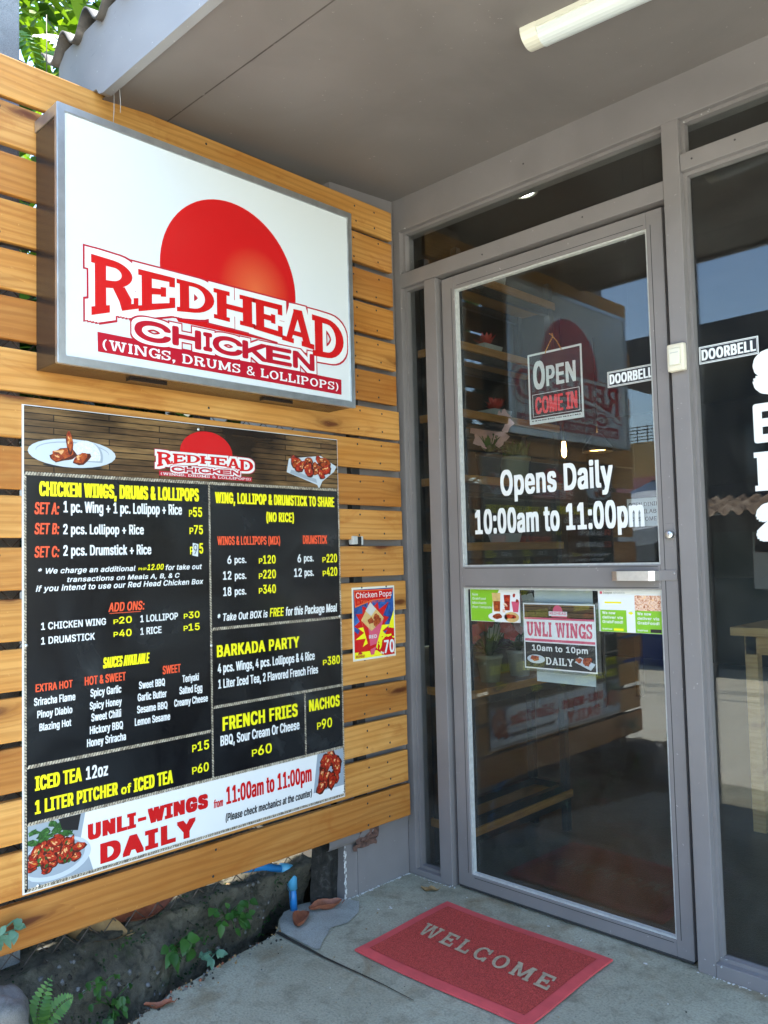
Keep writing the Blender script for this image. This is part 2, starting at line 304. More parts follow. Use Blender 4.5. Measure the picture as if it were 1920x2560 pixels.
# ------------------------------------------------------------------ helpers
class MB:
    """collects vertices and faces in world coordinates; build() links ONE mesh object"""
    def __init__(s): s.v = []; s.f = []; s.m = []; s.sm = []; s.mats = []
    def mi(s, mat):
        if mat not in s.mats: s.mats.append(mat)
        return s.mats.index(mat)
    def add(s, vs, fs, mat, smooth=False):
        o = len(s.v); k = s.mi(mat); s.v += [tuple(v) for v in vs]
        for f in fs: s.f.append(tuple(i+o for i in f)); s.m.append(k); s.sm.append(smooth)
    def box(s, a, b, mat, bev=0.0):
        x0, y0, z0 = a; x1, y1, z1 = b
        if bev <= 0:
            vs = [(x0,y0,z0),(x1,y0,z0),(x1,y1,z0),(x0,y1,z0),(x0,y0,z1),(x1,y0,z1),(x1,y1,z1),(x0,y1,z1)]
            s.add(vs, [(0,3,2,1),(4,5,6,7),(0,1,5,4),(1,2,6,5),(2,3,7,6),(3,0,4,7)], mat); return
        bm = bmesh.new(); bmesh.ops.create_cube(bm, size=1)
        for v in bm.verts:
            v.co = Vector((x0+(v.co.x+.5)*(x1-x0), y0+(v.co.y+.5)*(y1-y0), z0+(v.co.z+.5)*(z1-z0)))
        bmesh.ops.bevel(bm, geom=bm.edges[:], offset=bev, segments=2, affect='EDGES', profile=.6)
        s.addbm(bm, mat)
    def addbm(s, bm, mat, smooth=False, xf=None):
        bm.verts.index_update()
        s.add([(xf @ v.co if xf else v.co) for v in bm.verts], [[v.index for v in f.verts] for f in bm.faces], mat, smooth); bm.free()
    def tube(s, pts, r, mat, n=8, cap=True, smooth=True):
        pts = [Vector(p) for p in pts]; rs = r if isinstance(r, (list, tuple)) else [r]*len(pts)
        vs = []; fs = []; up = None
        for i, p in enumerate(pts):
            d = (pts[min(i+1, len(pts)-1)]-pts[max(i-1, 0)]).normalized()
            if up is None: up = d.orthogonal().normalized()
            else: up = (up-d*up.dot(d)).normalized()
            w = d.cross(up)
            for k in range(n):
                a = 2*math.pi*k/n; vs.append(p+(up*math.cos(a)+w*math.sin(a))*rs[i])
        for i in range(len(pts)-1):
            for k in range(n):
                a = i*n+k; b = i*n+(k+1) % n; fs.append((a, b, b+n, a+n))
        if cap: fs.append(tuple(range(n-1, -1, -1))); fs.append(tuple(range((len(pts)-1)*n, len(pts)*n)))
        s.add(vs, fs, mat, smooth)
    def lathe(s, c, prof, mat, n=20, axis='z', smooth=True):
        vs = []; fs = []
        for r, h in prof:
            for k in range(n):
                a = 2*math.pi*k/n; u, w = r*math.cos(a), r*math.sin(a)
                vs.append((c[0]+u, c[1]+w, c[2]+h) if axis == 'z' else (c[0]+u, c[1]+h, c[2]+w) if axis == 'y' else (c[0]+h, c[1]+u, c[2]+w))
        for i in range(len(prof)-1):
            for k in range(n):
                a = i*n+k; b = i*n+(k+1) % n; fs.append((a, b, b+n, a+n))
        s.add(vs, fs, mat, smooth)
    def build(s, name, parent=None, mat=None, origin=None):
        me = bpy.data.meshes.new(name)
        o = Vector(origin) if origin is not None else (parent.matrix_world.translation.copy() if parent else Vector((0, 0, 0)))
        p = parent
        if parent is not None: o = WLOC[parent.name]
        me.from_pydata([Vector(v)-o for v in s.v], [], s.f)
        for k in s.mats: me.materials.append(MT[k])
        me.polygons.foreach_set('material_index', s.m); me.polygons.foreach_set('use_smooth', s.sm)
        me.update()
        ob = bpy.data.objects.new(name, me); COL.objects.link(ob)
        if parent is not None: ob.parent = parent
        else: ob.location = o
        WLOC[ob.name] = o.copy()
        return ob
WLOC = {}
def thing(name, loc, label, cat, group=None):
    o = bpy.data.objects.new(name, None); COL.objects.link(o); o.location = loc; WLOC[o.name] = Vector(loc)
    o.empty_display_size = .05
    o['label'] = label; o['category'] = cat
    if group: o['group'] = group
    return o
def tag(o, label, cat, group=None):
    o['label'] = label; o['category'] = cat
    if group: o['group'] = group
    return o
def struct(o): o['kind'] = 'structure'; return o

# flat frames: u to the right and v up as seen from outside, d towards the viewer
def FL(X): return lambda u, v, d: (X+d, u, v)              # on the fence (plane x = X)
def FF(Y): return lambda u, v, d: (u, Y-d, v)              # on the shop front (plane y = Y)
def FG(Z): return lambda u, v, d: (u, v, Z+d)              # on the ground

try:      # the sans face that ships inside Blender (grotesque, with a flagged 1); the built-in face otherwise
    FONT = bpy.data.fonts.load(bpy.utils.system_resource('DATAFILES', path='fonts')+'/Inter.woff2')
except Exception:
    FONT = None
def cap_h():
    vs, fs = raw_text('H'); return max(v[1] for v in vs)
_tc = {}
def raw_text(body, off=0.0, shear=0.0, space=1.0):
    """outline of a line of text, filled by the non-zero rule, as flat triangles"""
    k = (body, shear, space)
    if k in _tc: return _tc[k]
    cu = bpy.data.curves.new('text', 'FONT'); cu.body = body
    if FONT: cu.font = FONT
    cu.shear = shear; cu.resolution_u = 3; cu.space_character = space
    ob = bpy.data.objects.new('text', cu); c2 = ob.to_curve(bpy.context.evaluated_depsgraph_get()); loops = []
    for sp in c2.splines:
        pts = []
        bp = sp.bezier_points; n = len(bp)
        for i in range(n):
            p, q = bp[i], bp[(i+1) % n]
            straight = (p.handle_right-p.co).cross(q.co-p.co).length < 1e-6 and (q.handle_left-q.co).cross(q.co-p.co).length < 1e-6
            m = 1 if straight else 4
            for j in range(m):
                t = j/m; u = 1-t; v = p.co*u**3+p.handle_right*3*u*u*t+q.handle_left*3*u*t*t+q.co*t**3
                if not pts or abs(v.x-pts[-1][0])+abs(v.y-pts[-1][1]) > 1e-5: pts.append((v.x, v.y))
        if len(pts) > 2: loops.append(pts)
    ob.to_curve_clear(); bpy.data.objects.remove(ob); bpy.data.curves.remove(cu)
    # group contours whose boxes touch, then triangulate each group
    bx = [(min(p[0] for p in l), max(p[0] for p in l)) for l in loops]; grp = []
    for i in sorted(range(len(loops)), key=lambda i: bx[i][0]):
        if grp and bx[i][0] < grp[-1][1]: grp[-1][0].append(i); grp[-1][1] = max(grp[-1][1], bx[i][1])
        else: grp.append([[i], bx[i][1]])
    V, F = [], []
    for ids, _ in grp:
        vs, es = [], []
        for i in ids:
            o = len(vs); n = len(loops[i]); vs += [Vector(p) for p in loops[i]]; es += [(o+j, o+(j+1) % n) for j in range(n)]
        q = delaunay_2d_cdt(vs, es, [], 0, 1e-6); o = len(V); V += [(v.x, v.y) for v in q[0]]
        for f in q[2]:
            cx = sum(q[0][j].x for j in f)/len(f); cy = sum(q[0][j].y for j in f)/len(f); w = 0
            for i in ids:
                l = loops[i]
                for j in range(len(l)):
                    x0, y0 = l[j]; x1, y1 = l[(j+1) % len(l)]
                    if (y0 > cy) != (y1 > cy) and cx < x0+(cy-y0)*(x1-x0)/(y1-y0): w += 1 if y1 > y0 else -1
            if w: F.append(tuple(o+j for j in f))
    _tc[k] = (V, F); return V, F
CAP = cap_h()
STY = {  # sideways and upright thickening (of cap height), shear, letter space
    'imp': (.062, .03, 0, 1.12), 'impi': (.055, .028, .25, 1.1), 'nar': (.040, .022, 0, 1.06), 'nari': (.040, .022, .18, 1.06),
    'ab': (.034, .026, 0, 1.04), 'bi': (.036, .028, .22, 1.05), 'wide': (.125, .065, 0, 1.2), 'reg': (.006, .006, 0, 1), 'bold': (.040, .032, 0, 1.07)}
class Decal:
    def __init__(s, frame, lim=None): s.fr = frame; s.mb = MB(); s.lim = lim
    def polys(s, vs, fs, mat, d):
        if s.lim: vs = [(min(s.lim[1], max(s.lim[0], x)), min(s.lim[3], max(s.lim[2], y))) for x, y in vs]
        s.mb.add([s.fr(x, y, d) for x, y in vs], fs, mat)
    def poly(s, pts, mat, d): s.polys(pts, [tuple(range(len(pts)))], mat, d)
    def rect(s, x0, y0, x1, y1, mat, d): s.poly([(x0, y0), (x1, y0), (x1, y1), (x0, y1)], mat, d)
    def ring(s, x0, y0, x1, y1, w, mat, d):
        s.polys([(x0,y0),(x1,y0),(x1,y1),(x0,y1),(x0+w,y0+w),(x1-w,y0+w),(x1-w,y1-w),(x0+w,y1-w)],
                [(0,1,5,4),(1,2,6,5),(2,3,7,6),(3,0,4,7)], mat, d)
    def ell(s, cx, cy, rx, ry, mat, d, n=28, a0=0, a1=360):
        s.poly([(cx+rx*math.cos(R(a0+(a1-a0)*k/(n if a1-a0 == 360 else n-1))), cy+ry*math.sin(R(a0+(a1-a0)*k/(n if a1-a0 == 360 else n-1)))) for k in range(n)], mat, d)
    def blob(s, cx, cy, rx, ry, mat, d, rnd, n=11, j=.22, rot=0):
        c, q = math.cos(rot), math.sin(rot); pts = []
        for k in range(n):
            a = 2*math.pi*k/n; r = 1+rnd.uniform(-j, j); x, y = rx*r*math.cos(a), ry*r*math.sin(a)
            pts.append((cx+x*c-y*q, cy+x*q+y*c))
        s.poly(pts, mat, d)
    def line(s, pts, w, mat, d):
        for k, (a, b) in enumerate(zip(pts, pts[1:])):
            dx, dy = b[0]-a[0], b[1]-a[1]; L = math.hypot(dx, dy) or 1; nx, ny = -dy/L*w/2, dx/L*w/2
            s.poly([(a[0]-nx, a[1]-ny), (b[0]-nx, b[1]-ny), (b[0]+nx, b[1]+ny), (a[0]+nx, a[1]+ny)], mat, d+k*2e-5)
    def text(s, body, x0, x1, y, cap, sty, mat, d, arc=None):
        tx, ty, sh, sp = STY[sty]; vs, fs = raw_text(body, 0, sh, sp); tx *= cap; ty *= cap
        a = min(v[0] for v in vs); b = max(v[0] for v in vs)
        sx = (x1-x0-2*tx)/(b-a); sy = (cap-2*ty)/CAP
        ring = [(0, 0)]+([(tx*c, ty*q) for c, q in ((1, 0), (-1, 0), (0, 1), (0, -1), (1, 1), (-1, 1), (1, -1), (-1, -1))] if tx > .01*cap else [])
        if tx > .05*cap: ring += [(dx/2, dy/2) for dx, dy in ring[1:]]
        for k, (dx, dy) in enumerate(ring):
            s.polys([(x0+tx+dx+(vx-a)*sx, y+ty+dy+vy*sy) for vx, vy in vs], fs, mat, d+k*2e-5)
    def build(s, name, parent): return s.mb.build(name, parent)

# slab-serif capitals drawn in a unit-high box
def ringseg(cx, cy, ro, si, ri, a0, a1, n=12):
    out = []
    for k in range(n):
        t0 = R(a0+(a1-a0)*k/n); t1 = R(a0+(a1-a0)*(k+1)/n)
        out.append([(cx+ro[0]*math.cos(t0), cy+ro[1]*math.sin(t0)), (cx+ro[0]*math.cos(t1), cy+ro[1]*math.sin(t1)),
                    (cx+ri[0]*math.cos(t1), cy+ri[1]*math.sin(t1)), (cx+ri[0]*math.cos(t0), cy+ri[1]*math.sin(t0))])
    return out
def slab(ch, t=.22, h=.17, s=.14, o=.07):
    """returns (width, polygons)"""
    b = lambda x0, y0, x1, y1: [(x0, y0), (x1, y0), (x1, y1), (x0, y1)]
    st = lambda x, top=True, bot=True: [b(x, 0, x+t, 1)]+([b(x-o, 1-s, x+t+o, 1)] if top else [])+([b(x-o, 0, x+t+o, s)] if bot else [])
    if ch == 'I': return t+2*o, st(o)
    if ch == 'H': w = .95; return w, st(o)+st(w-o-t)+[b(o+t, .5-h/2, w-o-t, .5+h/2)]
    if ch == 'E': w = .8; return w, st(o, 1, 1)+[b(o, 1-h, w, 1), b(w-.13, 1-.32, w, 1), b(o, 0, w, h), b(w-.13, 0, w, .34), b(o, .5-h/2, w-.2, .5+h/2), b(w-.32, .36, w-.2, .64)]
    if ch == 'L': w = .76; return w, st(o)+[b(o, 0, w, h), b(w-.13, 0, w, .36)]
    if ch == 'D': w = .9; cx = .42; return w, st(o)+[b(o, 1-s, cx, 1), b(o, 0, cx, s)]+ringseg(cx, .5, (w-cx, .5), 0, (w-cx-t*1.05, .5-s), -90, 90)
    if ch in 'PR':
        w = .85; cx = .44; m = .46 if ch == 'R' else .42; c = (1+m)/2; r = (1-m)/2
        g = st(o)+[b(o, 1-s, cx, 1), b(o, m, cx, m+s)]+ringseg(cx, c, (w-.03-cx, r), 0, (w-.03-cx-t, r-s), -90, 90)
        if ch == 'R': g += [[(.40, m+.05), (.66, m+.03), (.80, .22), (.78, .0), (.60, .0), (.55, .2)], b(.60, 0, .94, s*.9), b(.84, 0, .94, .26)]; w = .94
        return w, g
    if ch == 'O': w = .9; return w, ringseg(w/2, .5, (w/2, .5), 0, (w/2-t, .5-s), 0, 360, 24)
    if ch in 'CG':
        w = .88; g = ringseg(w/2, .5, (w/2, .5), 0, (w/2-t, .5-s), 38, 322, 20)+[b(w-.16, .62, w-.02, 1)]
        g += [b(w-.18, .0, w-.02, .34)] if ch == 'C' else [b(w-.22, .0, w, .46), b(w-.4, .34, w+.06, .46)]
        return w, g
    if ch == 'S':
        w = .74; g = ringseg(w/2, .74, (w/2, .26), 0, (w/2-t*.9, .26-s), 25, 265, 14)+ringseg(w/2, .27, (w/2, .27), 0, (w/2-t*.9, .27-s), 85, -155, 14)
        return w, g+[b(w-.14, .66, w-.02, 1), b(.0, 0, .13, .34)]
    if ch == 'U': w = .92; return w, [b(o, .4, o+t, 1), b(w-o-t, .4, w-o, 1), b(0, 1-s, t+2*o, 1), b(w-t-2*o, 1-s, w, 1)]+ringseg(w/2, .42, (w/2-o, .42), 0, (w/2-o-t, .42-s), 180, 360, 14)
    if ch == 'N': w = 1.0; q = t*.8; return w, [b(o, 0, o+q, 1), b(w-o-q, 0, w-o, 1), b(0, 0, q+2*o, s), b(w-q-2*o, 1-s, w, 1), b(0, 1-s, .3, 1), [(o, 1), (o+t*1.2, 1), (w-o, 0), (w-o-t*1.2, 0)]]
    if ch == 'M': w = 1.16; q = t*.85; return w, st(o)[0:1]+[b(w-o-t, 0, w-o, 1), b(0, 0, t+2*o, s), b(w-t-2*o, 0, w, s), b(0, 1-s, .3, 1), b(w-.3, 1-s, w, 1), [(o, 1), (o+t*1.1, 1), (w/2+q*.5, .1), (w/2-q*.5, .1)], [(w-o-t*1.1, 1), (w-o, 1), (w/2+q*.5, .1), (w/2-q*.5, .1)]]
    if ch == 'W':
        w = 1.3; q = t*.95; a = [(.1, 1), (.1+q, 1), (.34+q*.62, 0), (.34-q*.38, 0)]; g = []
        for x0, x1 in ((.07, .30), (.62-q*.5, .36), (.62-q*.5, .88), (1.23-q, .94)):
            g.append([(x0, 1), (x0+q, 1), (x1+q*.6, 0), (x1-q*.05, 0)])
        return w, g+[b(0, 1-s, .38, 1), b(w-.38, 1-s, w, 1), b(.46, 1-s, .80, 1)]
    if ch == 'A': w = 1.0; q = t*.98; return w, [[(.10, 0), (.10+q*.75, 0), (.5+q*.35, 1), (.5-q*.55, 1)], [(.90-q, 0), (.92, 0), (.5+q*.6, 1), (.5-q*.4, 1)], b(.25, .24, .76, .24+h*.8), b(0, 0, .36, s), b(.60, 0, 1.0, s), b(.36, 1-s, .5, 1)]
    if ch == 'Y': w = .96; return w, [b(.37, 0, .37+t, .5), b(.27, 0, .47+t, s), [(.08, 1), (.08+t, 1), (.37+t, .42), (.37, .42)], [(.88-t, 1), (.88, 1), (.37+t, .42), (.37, .42)], b(0, 1-s, .36, 1), b(.62, 1-s, .96, 1)]
    if ch == '(': return .34, ringseg(.55, .45, (.55, .68), 0, (.40, .62), 125, 235, 10)
    if ch == ')': return .34, ringseg(-.21, .45, (.55, .68), 0, (.40, .62), 55, -55, 10)
    if ch == ',': return .26, [[(.02, .0), (.24, .0), (.24, .2), (.02, .2)], [(.12, .02), (.24, .02), (.1, -.2), (.02, -.2)]]
    if ch == ' ': return .3, []
    return .5, []
_gc = {}
def glyph(ch, **kw):
    k = (ch, tuple(sorted(kw.items())))
    if k in _gc: return _gc[k]
    if ch == '&':
        vs, fs = raw_text('&', .03); m = max(v[0] for v in vs); r = (m/CAP, [(x/CAP, y/CAP) for x, y in vs], fs)
    else:
        w, ps = slab(ch, **kw); vs = []; fs = []
        for p_ in ps:
            a = sum(p_[i][0]*p_[(i+1) % len(p_)][1]-p_[(i+1) % len(p_)][0]*p_[i][1] for i in range(len(p_)))
            if a < 0: p_ = p_[::-1]
            fs.append(list(range(len(vs), len(vs)+len(p_)))); vs += p_
        if vs:
            q = delaunay_2d_cdt([Vector(v) for v in vs], [], fs, 0, 1e-5)
            r = (w, [(v.x, v.y) for v in q[0]], [tuple(f) for f, og in zip(q[2], q[5]) if og])
        else: r = (w, [], [])
    _gc[k] = r; return r
def warp(vs, w, quad):
    tl, tr_, br, bl = quad; out = []
    for x, y in vs:
        u, v = x/w, y
        out.append(tuple((bl[i]*(1-u)+br[i]*u)*(1-v)+(tl[i]*(1-u)+tr_[i]*u)*v for i in (0, 1)))
    return out
def slabtext(dc, s, x0, x1, y, cap, mat, d, gap=.10, **kw):
    g = [glyph(c, **kw) for c in s]; tot = sum(a[0] for a in g)+gap*(len(g)-1); k = (x1-x0)/tot; x = x0
    for w, vs, fs in g:
        if vs: dc.polys([(x+vx*k, y+vy*cap) for vx, vy in vs], fs, mat, d)
        x += (w+gap)*k
def square(dc, vs, fs, r, mat, d, i=0):
    """the same, but keeping the corners sharp"""
    ring = [(-1, -1), (-.5, -1), (0, -1), (.5, -1), (1, -1), (1, -.5), (1, 0), (1, .5), (1, 1), (.5, 1), (0, 1), (-.5, 1), (-1, 1), (-1, .5), (-1, 0), (-1, -.5)]
    for k, (a, b) in enumerate(ring): dc.polys([(x+r*a, y+r*b) for x, y in vs], fs, mat, d+k*1.4e-5+i*1.9e-6)
def fat(dc, vs, fs, r, mat, d, n=14):
    """the same letters, r wider on every side (a ring of shifted copies, each a hair further out)"""
    for k in range(n):
        a = 2*math.pi*k/n; dc.polys([(x+r*math.cos(a), y+r*math.sin(a)) for x, y in vs], fs, mat, d+k*1.5e-5)

# ------------------------------------------------------------------ ground
EDGE = [(-6.0, .75), (-1.75, .30), (-1.45, .205), (-1.18, .138), (-1.012, .079), (-.884, .064), (-.762, .038), (-.619, .02), (-.581, -.034), (-.521, -.08), (-.446, -.089), (-.33, -.05), (-.318, .0), (.02, .0)]
def edge_x(y):
    for (a, xa), (b, xb) in zip(EDGE, EDGE[1:]):
        if a <= y <= b: return xa+(xb-xa)*(y-a)/(b-a)
    return EDGE[0][1] if y < EDGE[0][0] else 0
rnd = random.Random(3)
mb = MB()
ys = [-1.75+.035*i for i in range(51)]; top = []; bot = []
for y in ys: top.append((edge_x(y)+rnd.uniform(-.005, .005), y, 0))
n = len(ys)
vs = top+[(8, y, 0) for y in ys]+[(x-.012, y, -.1) for x, y, z in top]
fs = [(i, i+n, i+n+1, i+1) for i in range(n-1)]+[(i+2*n, i, i+1, i+2*n+1) for i in range(n-1)]
mb.add(vs, fs, 'concrete')
mb.add([(top[0][0], -1.75, 0), (8, -1.75, 0), (8, -1.75, -.12), (top[0][0], -1.75, -.12)], [(0, 3, 2, 1)], 'concrete')
o = struct(mb.build('pavement'))
mb = MB(); mb.add([(-60, -60, -.11), (60, -60, -.11), (60, 60, -.11), (-60, 60, -.11)], [(0, 1, 2, 3)], 'soil'); struct(mb.build('ground'))
mb = MB(); mb.add([(-1.2, -1.752, -.05), (40, -1.752, -.05), (40, -30, -.05), (-40, -30, -.05), (-40, -2.4, -.05), (-1.2, -2.4, -.05)], [(5, 4, 3, 2, 1, 0)], 'street'); struct(mb.build('street'))
mb = MB(); mb.add([(-8, -1.9, .115), (-.05, -1.9, .115), (-.05, .0, .115), (-8, .0, .115)], [(0, 1, 2, 3)], 'soil'); struct(mb.build('garden_soil'))
# lighter cement patch and the joint beside it
mb = MB()
pp = [(-.028, -.575), (-.075, -.52), (-.082, -.45), (-.045, -.335), (.0, -.318), (.05, -.30), (.079, -.328), (.11, -.36), (.139, -.435), (.123, -.494), (.15, -.53), (.173, -.569), (.203, -.607), (.19, -.618), (.03, -.614)]
mb.add([(x, y, .004) for x, y in pp], [tuple(range(len(pp)))], 'patch'); struct(mb.build('pavement_patch'))
mb = MB(); cpts = [(.022, -.624), (.09, -.628), (.177, -.63), (.25, -.634), (.329, -.632), (.41, -.629), (.487, -.628), (.6, -.632)]
for i, (a, b) in enumerate(zip(cpts, cpts[1:])):
    w0, w1 = .0065*(1-i/7.5)+.0006, .0065*(1-(i+1)/7.5)+.0006
    mb.add([(a[0], a[1]-w0, .0045), (b[0], b[1]-w1, .0045), (b[0], b[1]+w1, .0045), (a[0], a[1]+w0, .0045)], [(0, 1, 2, 3)], 'soil')
struct(mb.build('pavement_joint'))
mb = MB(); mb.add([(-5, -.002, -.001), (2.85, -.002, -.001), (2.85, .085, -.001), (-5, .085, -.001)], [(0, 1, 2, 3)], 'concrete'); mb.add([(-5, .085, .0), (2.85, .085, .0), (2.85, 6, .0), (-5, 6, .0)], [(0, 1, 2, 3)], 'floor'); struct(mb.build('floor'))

# ------------------------------------------------------------------ the shop building
B = thing('shop_building', (2, 0, 0), 'small grey shopfront with a glazed door under a low grey canopy', 'building')
mb = MB()
mb.box((-.14, -.318, -.02), (0, .0, 2.52), 'grey'); mb.box((-5, .0, -.1), (-.002, .12, 2.9), 'grey')
mb.box((0, -.258, .0), (.004, -.22, .19), 'grey')
mb.build('side_wall', B)
mb = MB()
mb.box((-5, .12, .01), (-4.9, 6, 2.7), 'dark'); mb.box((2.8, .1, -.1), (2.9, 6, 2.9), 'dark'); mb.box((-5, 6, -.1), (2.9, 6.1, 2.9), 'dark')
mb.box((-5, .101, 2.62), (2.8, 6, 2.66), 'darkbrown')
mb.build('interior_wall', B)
# ceiling of the canopy, falling slightly towards the fascia
mb = MB()
mb.add([(-.14, 0.0, 2.497), (4.3, 0.0, 2.497), (4.3, -.962, 2.436), (-.14, -.98, 2.436)], [(0, 1, 2, 3)], 'soffit')  # unseen right end past the shop is stretched to cut light on the porch
mb.add([(-.14, -.986, 2.4345), (4.3, -.968, 2.4345), (4.3, -1.19, 2.416), (-.14, -1.19, 2.416)], [(0, 1, 2, 3)], 'soffit')
mb.add([(-.14, -.98, 2.436), (4.3, -.962, 2.436), (4.3, -.968, 2.4345), (-.14, -.986, 2.4345)], [(0, 1, 2, 3)], 'seam')
mb.box((-.14, -1.19, 2.50), (4.3, 0, 2.53), 'soffit')
rr = random.Random(9)
for k in range(9):
    x = -.02+k*.11+rr.uniform(0, .02); y = -.983+(x+.14)*.0041+rr.uniform(-.008, .01); a = rr.uniform(.004, .012)
    mb.add([(x, y, 2.433), (x+a*2, y+.003, 2.433), (x+a*2.2, y+a*.5, 2.4335), (x+a, y+a*.7, 2.433)], [(0, 1, 2, 3)], 'soffit')
mb.build('ceiling', B)
mb = MB()
bm = bmesh.new()
prof = [(-.165, 2.588), (-.125, 2.618), (4.3, 2.618), (4.3, 2.402), (.10, 2.402), (.078, 2.409), (.064, 2.427), (-.03, 2.44), (-.165, 2.44)]  # right end follows the canopy's unseen stretch, added to hold light back
a = [bm.verts.new((x, -1.215, z)) for x, z in prof]; b = [bm.verts.new((x, -1.190, z)) for x, z in prof]
bm.faces.new(a); bm.faces.new(b[::-1])
for i in range(len(a)): bm.faces.new((a[i], b[i], b[(i+1) % len(a)], a[(i+1) % len(a)]))
bmesh.ops.recalc_face_normals(bm, faces=bm.faces[:]); mb.addbm(bm, 'fascia')
mb.build('fascia_board', B)
mb = MB()   # frayed fibres under the fascia
for pts in ([(.145, -1.19, 2.405), (.14, -1.185, 2.37), (.135, -1.183, 2.345)], [(.115, -1.19, 2.405), (.114, -1.19, 2.36), (.112, -1.191, 2.325)]):
    mb.tube(pts, .0009, 'bead', 4)
mb.build('cobweb_strand', B)
# corrugated roof
mb = MB(); nx = 420; x0, x1 = -.24, 4.35; vs = []  # unseen right end lengthened with the canopy to deepen the porch shade
for (y, z) in ((-1.235, 2.632), (-1.2, 2.636), (2.5, 2.84), (6.3, 3.05)):
    for i in range(nx+1):
        x = x0+(x1-x0)*i/nx; vs.append((x, y, z+.030*math.sin(2*math.pi*x/.14)))
m_ = nx+1; k = len(vs); vs += [(x, y, z-.008) for x, y, z in vs]
fs = []
for r in range(3):
    for i in range(nx):
        q = r*m_+i; fs += [(q, q+1, q+m_+1, q+m_), (k+q, k+q+m_, k+q+m_+1, k+q+1)]
fs += [(k+i, k+i+1, i+1, i) for i in range(nx)]
fs += [(r*m_, r*m_+m_, k+r*m_+m_, k+r*m_) for r in range(3)]
mb.add(vs, fs, 'roof', True); mb.build('corrugated_roof', B)
# header beam and steel frame
mb = MB(); mb.box((0, 0, 2.372), (4.3, .10, 2.50), 'grey', .003); mb.build('header_beam', B)
mb = MB(); g_ = 'grey'
fr = [((.0, .001, 0), (.035, .07, 2.371)), ((.035, .0, 0), (.15, .07, .022)), ((.15, 0, .0), (.205, .07, 2.153)), ((.0351, .0, 2.155), (1.074, .07, 2.208)),
      ((1.075, -.003, .0), (1.125, .07, 2.371)), ((1.126, .0, 2.218), (2.84, .07, 2.267)), ((1.1255, -.004, .0), (2.84, .07, .038)), ((2.35, -.002, .039), (2.40, .07, 2.217)), ((2.35, -.002, 2.268), (2.40, .07, 2.371)), ((2.84, -.004, 0), (2.9, .07, 2.371))]
for a, b in fr: mb.box(a, b, g_, .0025)
# door stops behind the leaf and glazing beads
mb.box((.205, .046, .0), (.224, .07, 2.15), g_); mb.box((1.056, .048, 0), (1.075, .07, 2.15), g_); mb.box((.224, .048, 2.138), (1.056, .07, 2.154), g_)
for (xa, xb, za, zb) in ((.035, .15, .022, 2.155), (1.125, 2.35, .038, 2.218), (.035, 1.075, 2.208, 2.372), (1.125, 2.35, 2.267, 2.372)):
    w = .010
    for a, b in (((xa, .020, za), (xa+w, .045, zb)), ((xb-w, .020, za), (xb, .045, zb)), ((xa+w, .020, za), (xb-w, .045, za+w)), ((xa+w, .020, zb-w), (xb-w, .045, zb))): mb.box(a, b, g_)
# lumps of sealant at the joints
rr = random.Random(5)
for (cx, cy, cz) in [(.06, -.002, 2.371), (1.13, .004, 2.36), (1.2, .01, 2.366), (.205, -.002, .004), (1.13, -.006, .036), (1.14, .012, .05)]:
    for k in range(3):
        bm = bmesh.new(); bmesh.ops.create_icosphere(bm, subdivisions=1, radius=rr.uniform(.0012, .003))
        mb.addbm(bm, 'bead', True, Matrix.Translation((cx+rr.uniform(-.014, .014), cy, cz+rr.uniform(-.004, .004))))
mb.box((2.9, .0, -.05), (4.3, .1, 2.372), 'grey')
for x, z in ((1.16, 2.243), (1.28, 2.251), (1.37, 2.236), (.42, 2.176), (.81, 2.185), (.60, 2.43), (1.0985, 1.45), (1.1085, .92), (1.09, .5)):
    mb.lathe((x, -.0012, z), [(0, -.0004), (.0022, -.0004), (.003, .0015)], 'gasket', 8, 'y')
mb.build('window_frame', B)
mb = MB()
for k in range(330):   # flaked paint along the foot of the wall and sill
    if k < 150: x, y = .003+abs(rr.gauss(0, .004)), rr.uniform(-.318, -.0)
    elif k < 180: x, y = rr.uniform(.0, .2), -.003-abs(rr.gauss(0, .004))
    else: x, y = rr.uniform(1.076, 1.9), -.005-abs(rr.gauss(0, .004))
    r_ = rr.uniform(.0005, .0019)*(1.8 if rr.random() < .06 else 1)
    bm = bmesh.new(); bmesh.ops.create_icosphere(bm, subdivisions=1, radius=r_)
    mb.addbm(bm, 'flake', False, Matrix.Translation((x, y, .001)) @ Matrix.Diagonal((2.0, 1.4, .6, 1)))
for k in range(60):
    bm = bmesh.new(); bmesh.ops.create_icosphere(bm, subdivisions=1, radius=rr.uniform(.0012, .0038))
    z = rr.uniform(.0, .2); mb.addbm(bm, 'flake', False, Matrix.Translation((.003, -.318+rr.uniform(-.004, .006), z)) @ Matrix.Diagonal((.5, .8, 1.8, 1)))
mb.build('paint_flakes', B)['kind'] = 'stuff'
def pane(name, x0, z0, x1, z1, y=.040, par=None, t=.006):
    mb = MB(); mb.box((x0, y, z0), (x1, y+t, z1), 'glass'); return mb.build(name, par or B)
pane('window_pane', .040, .027, .146, 2.150); pane('window_pane', .040, 2.213, 1.070, 2.367)
WP = pane('window_pane', 1.130, .043, 2.346, 2.213); pane('window_pane', 1.130, 2.272, 2.346, 2.367)
pane('window_pane', 2.404, .043, 2.836, 2.213); pane('window_pane', 2.404, 2.272, 2.836, 2.367)
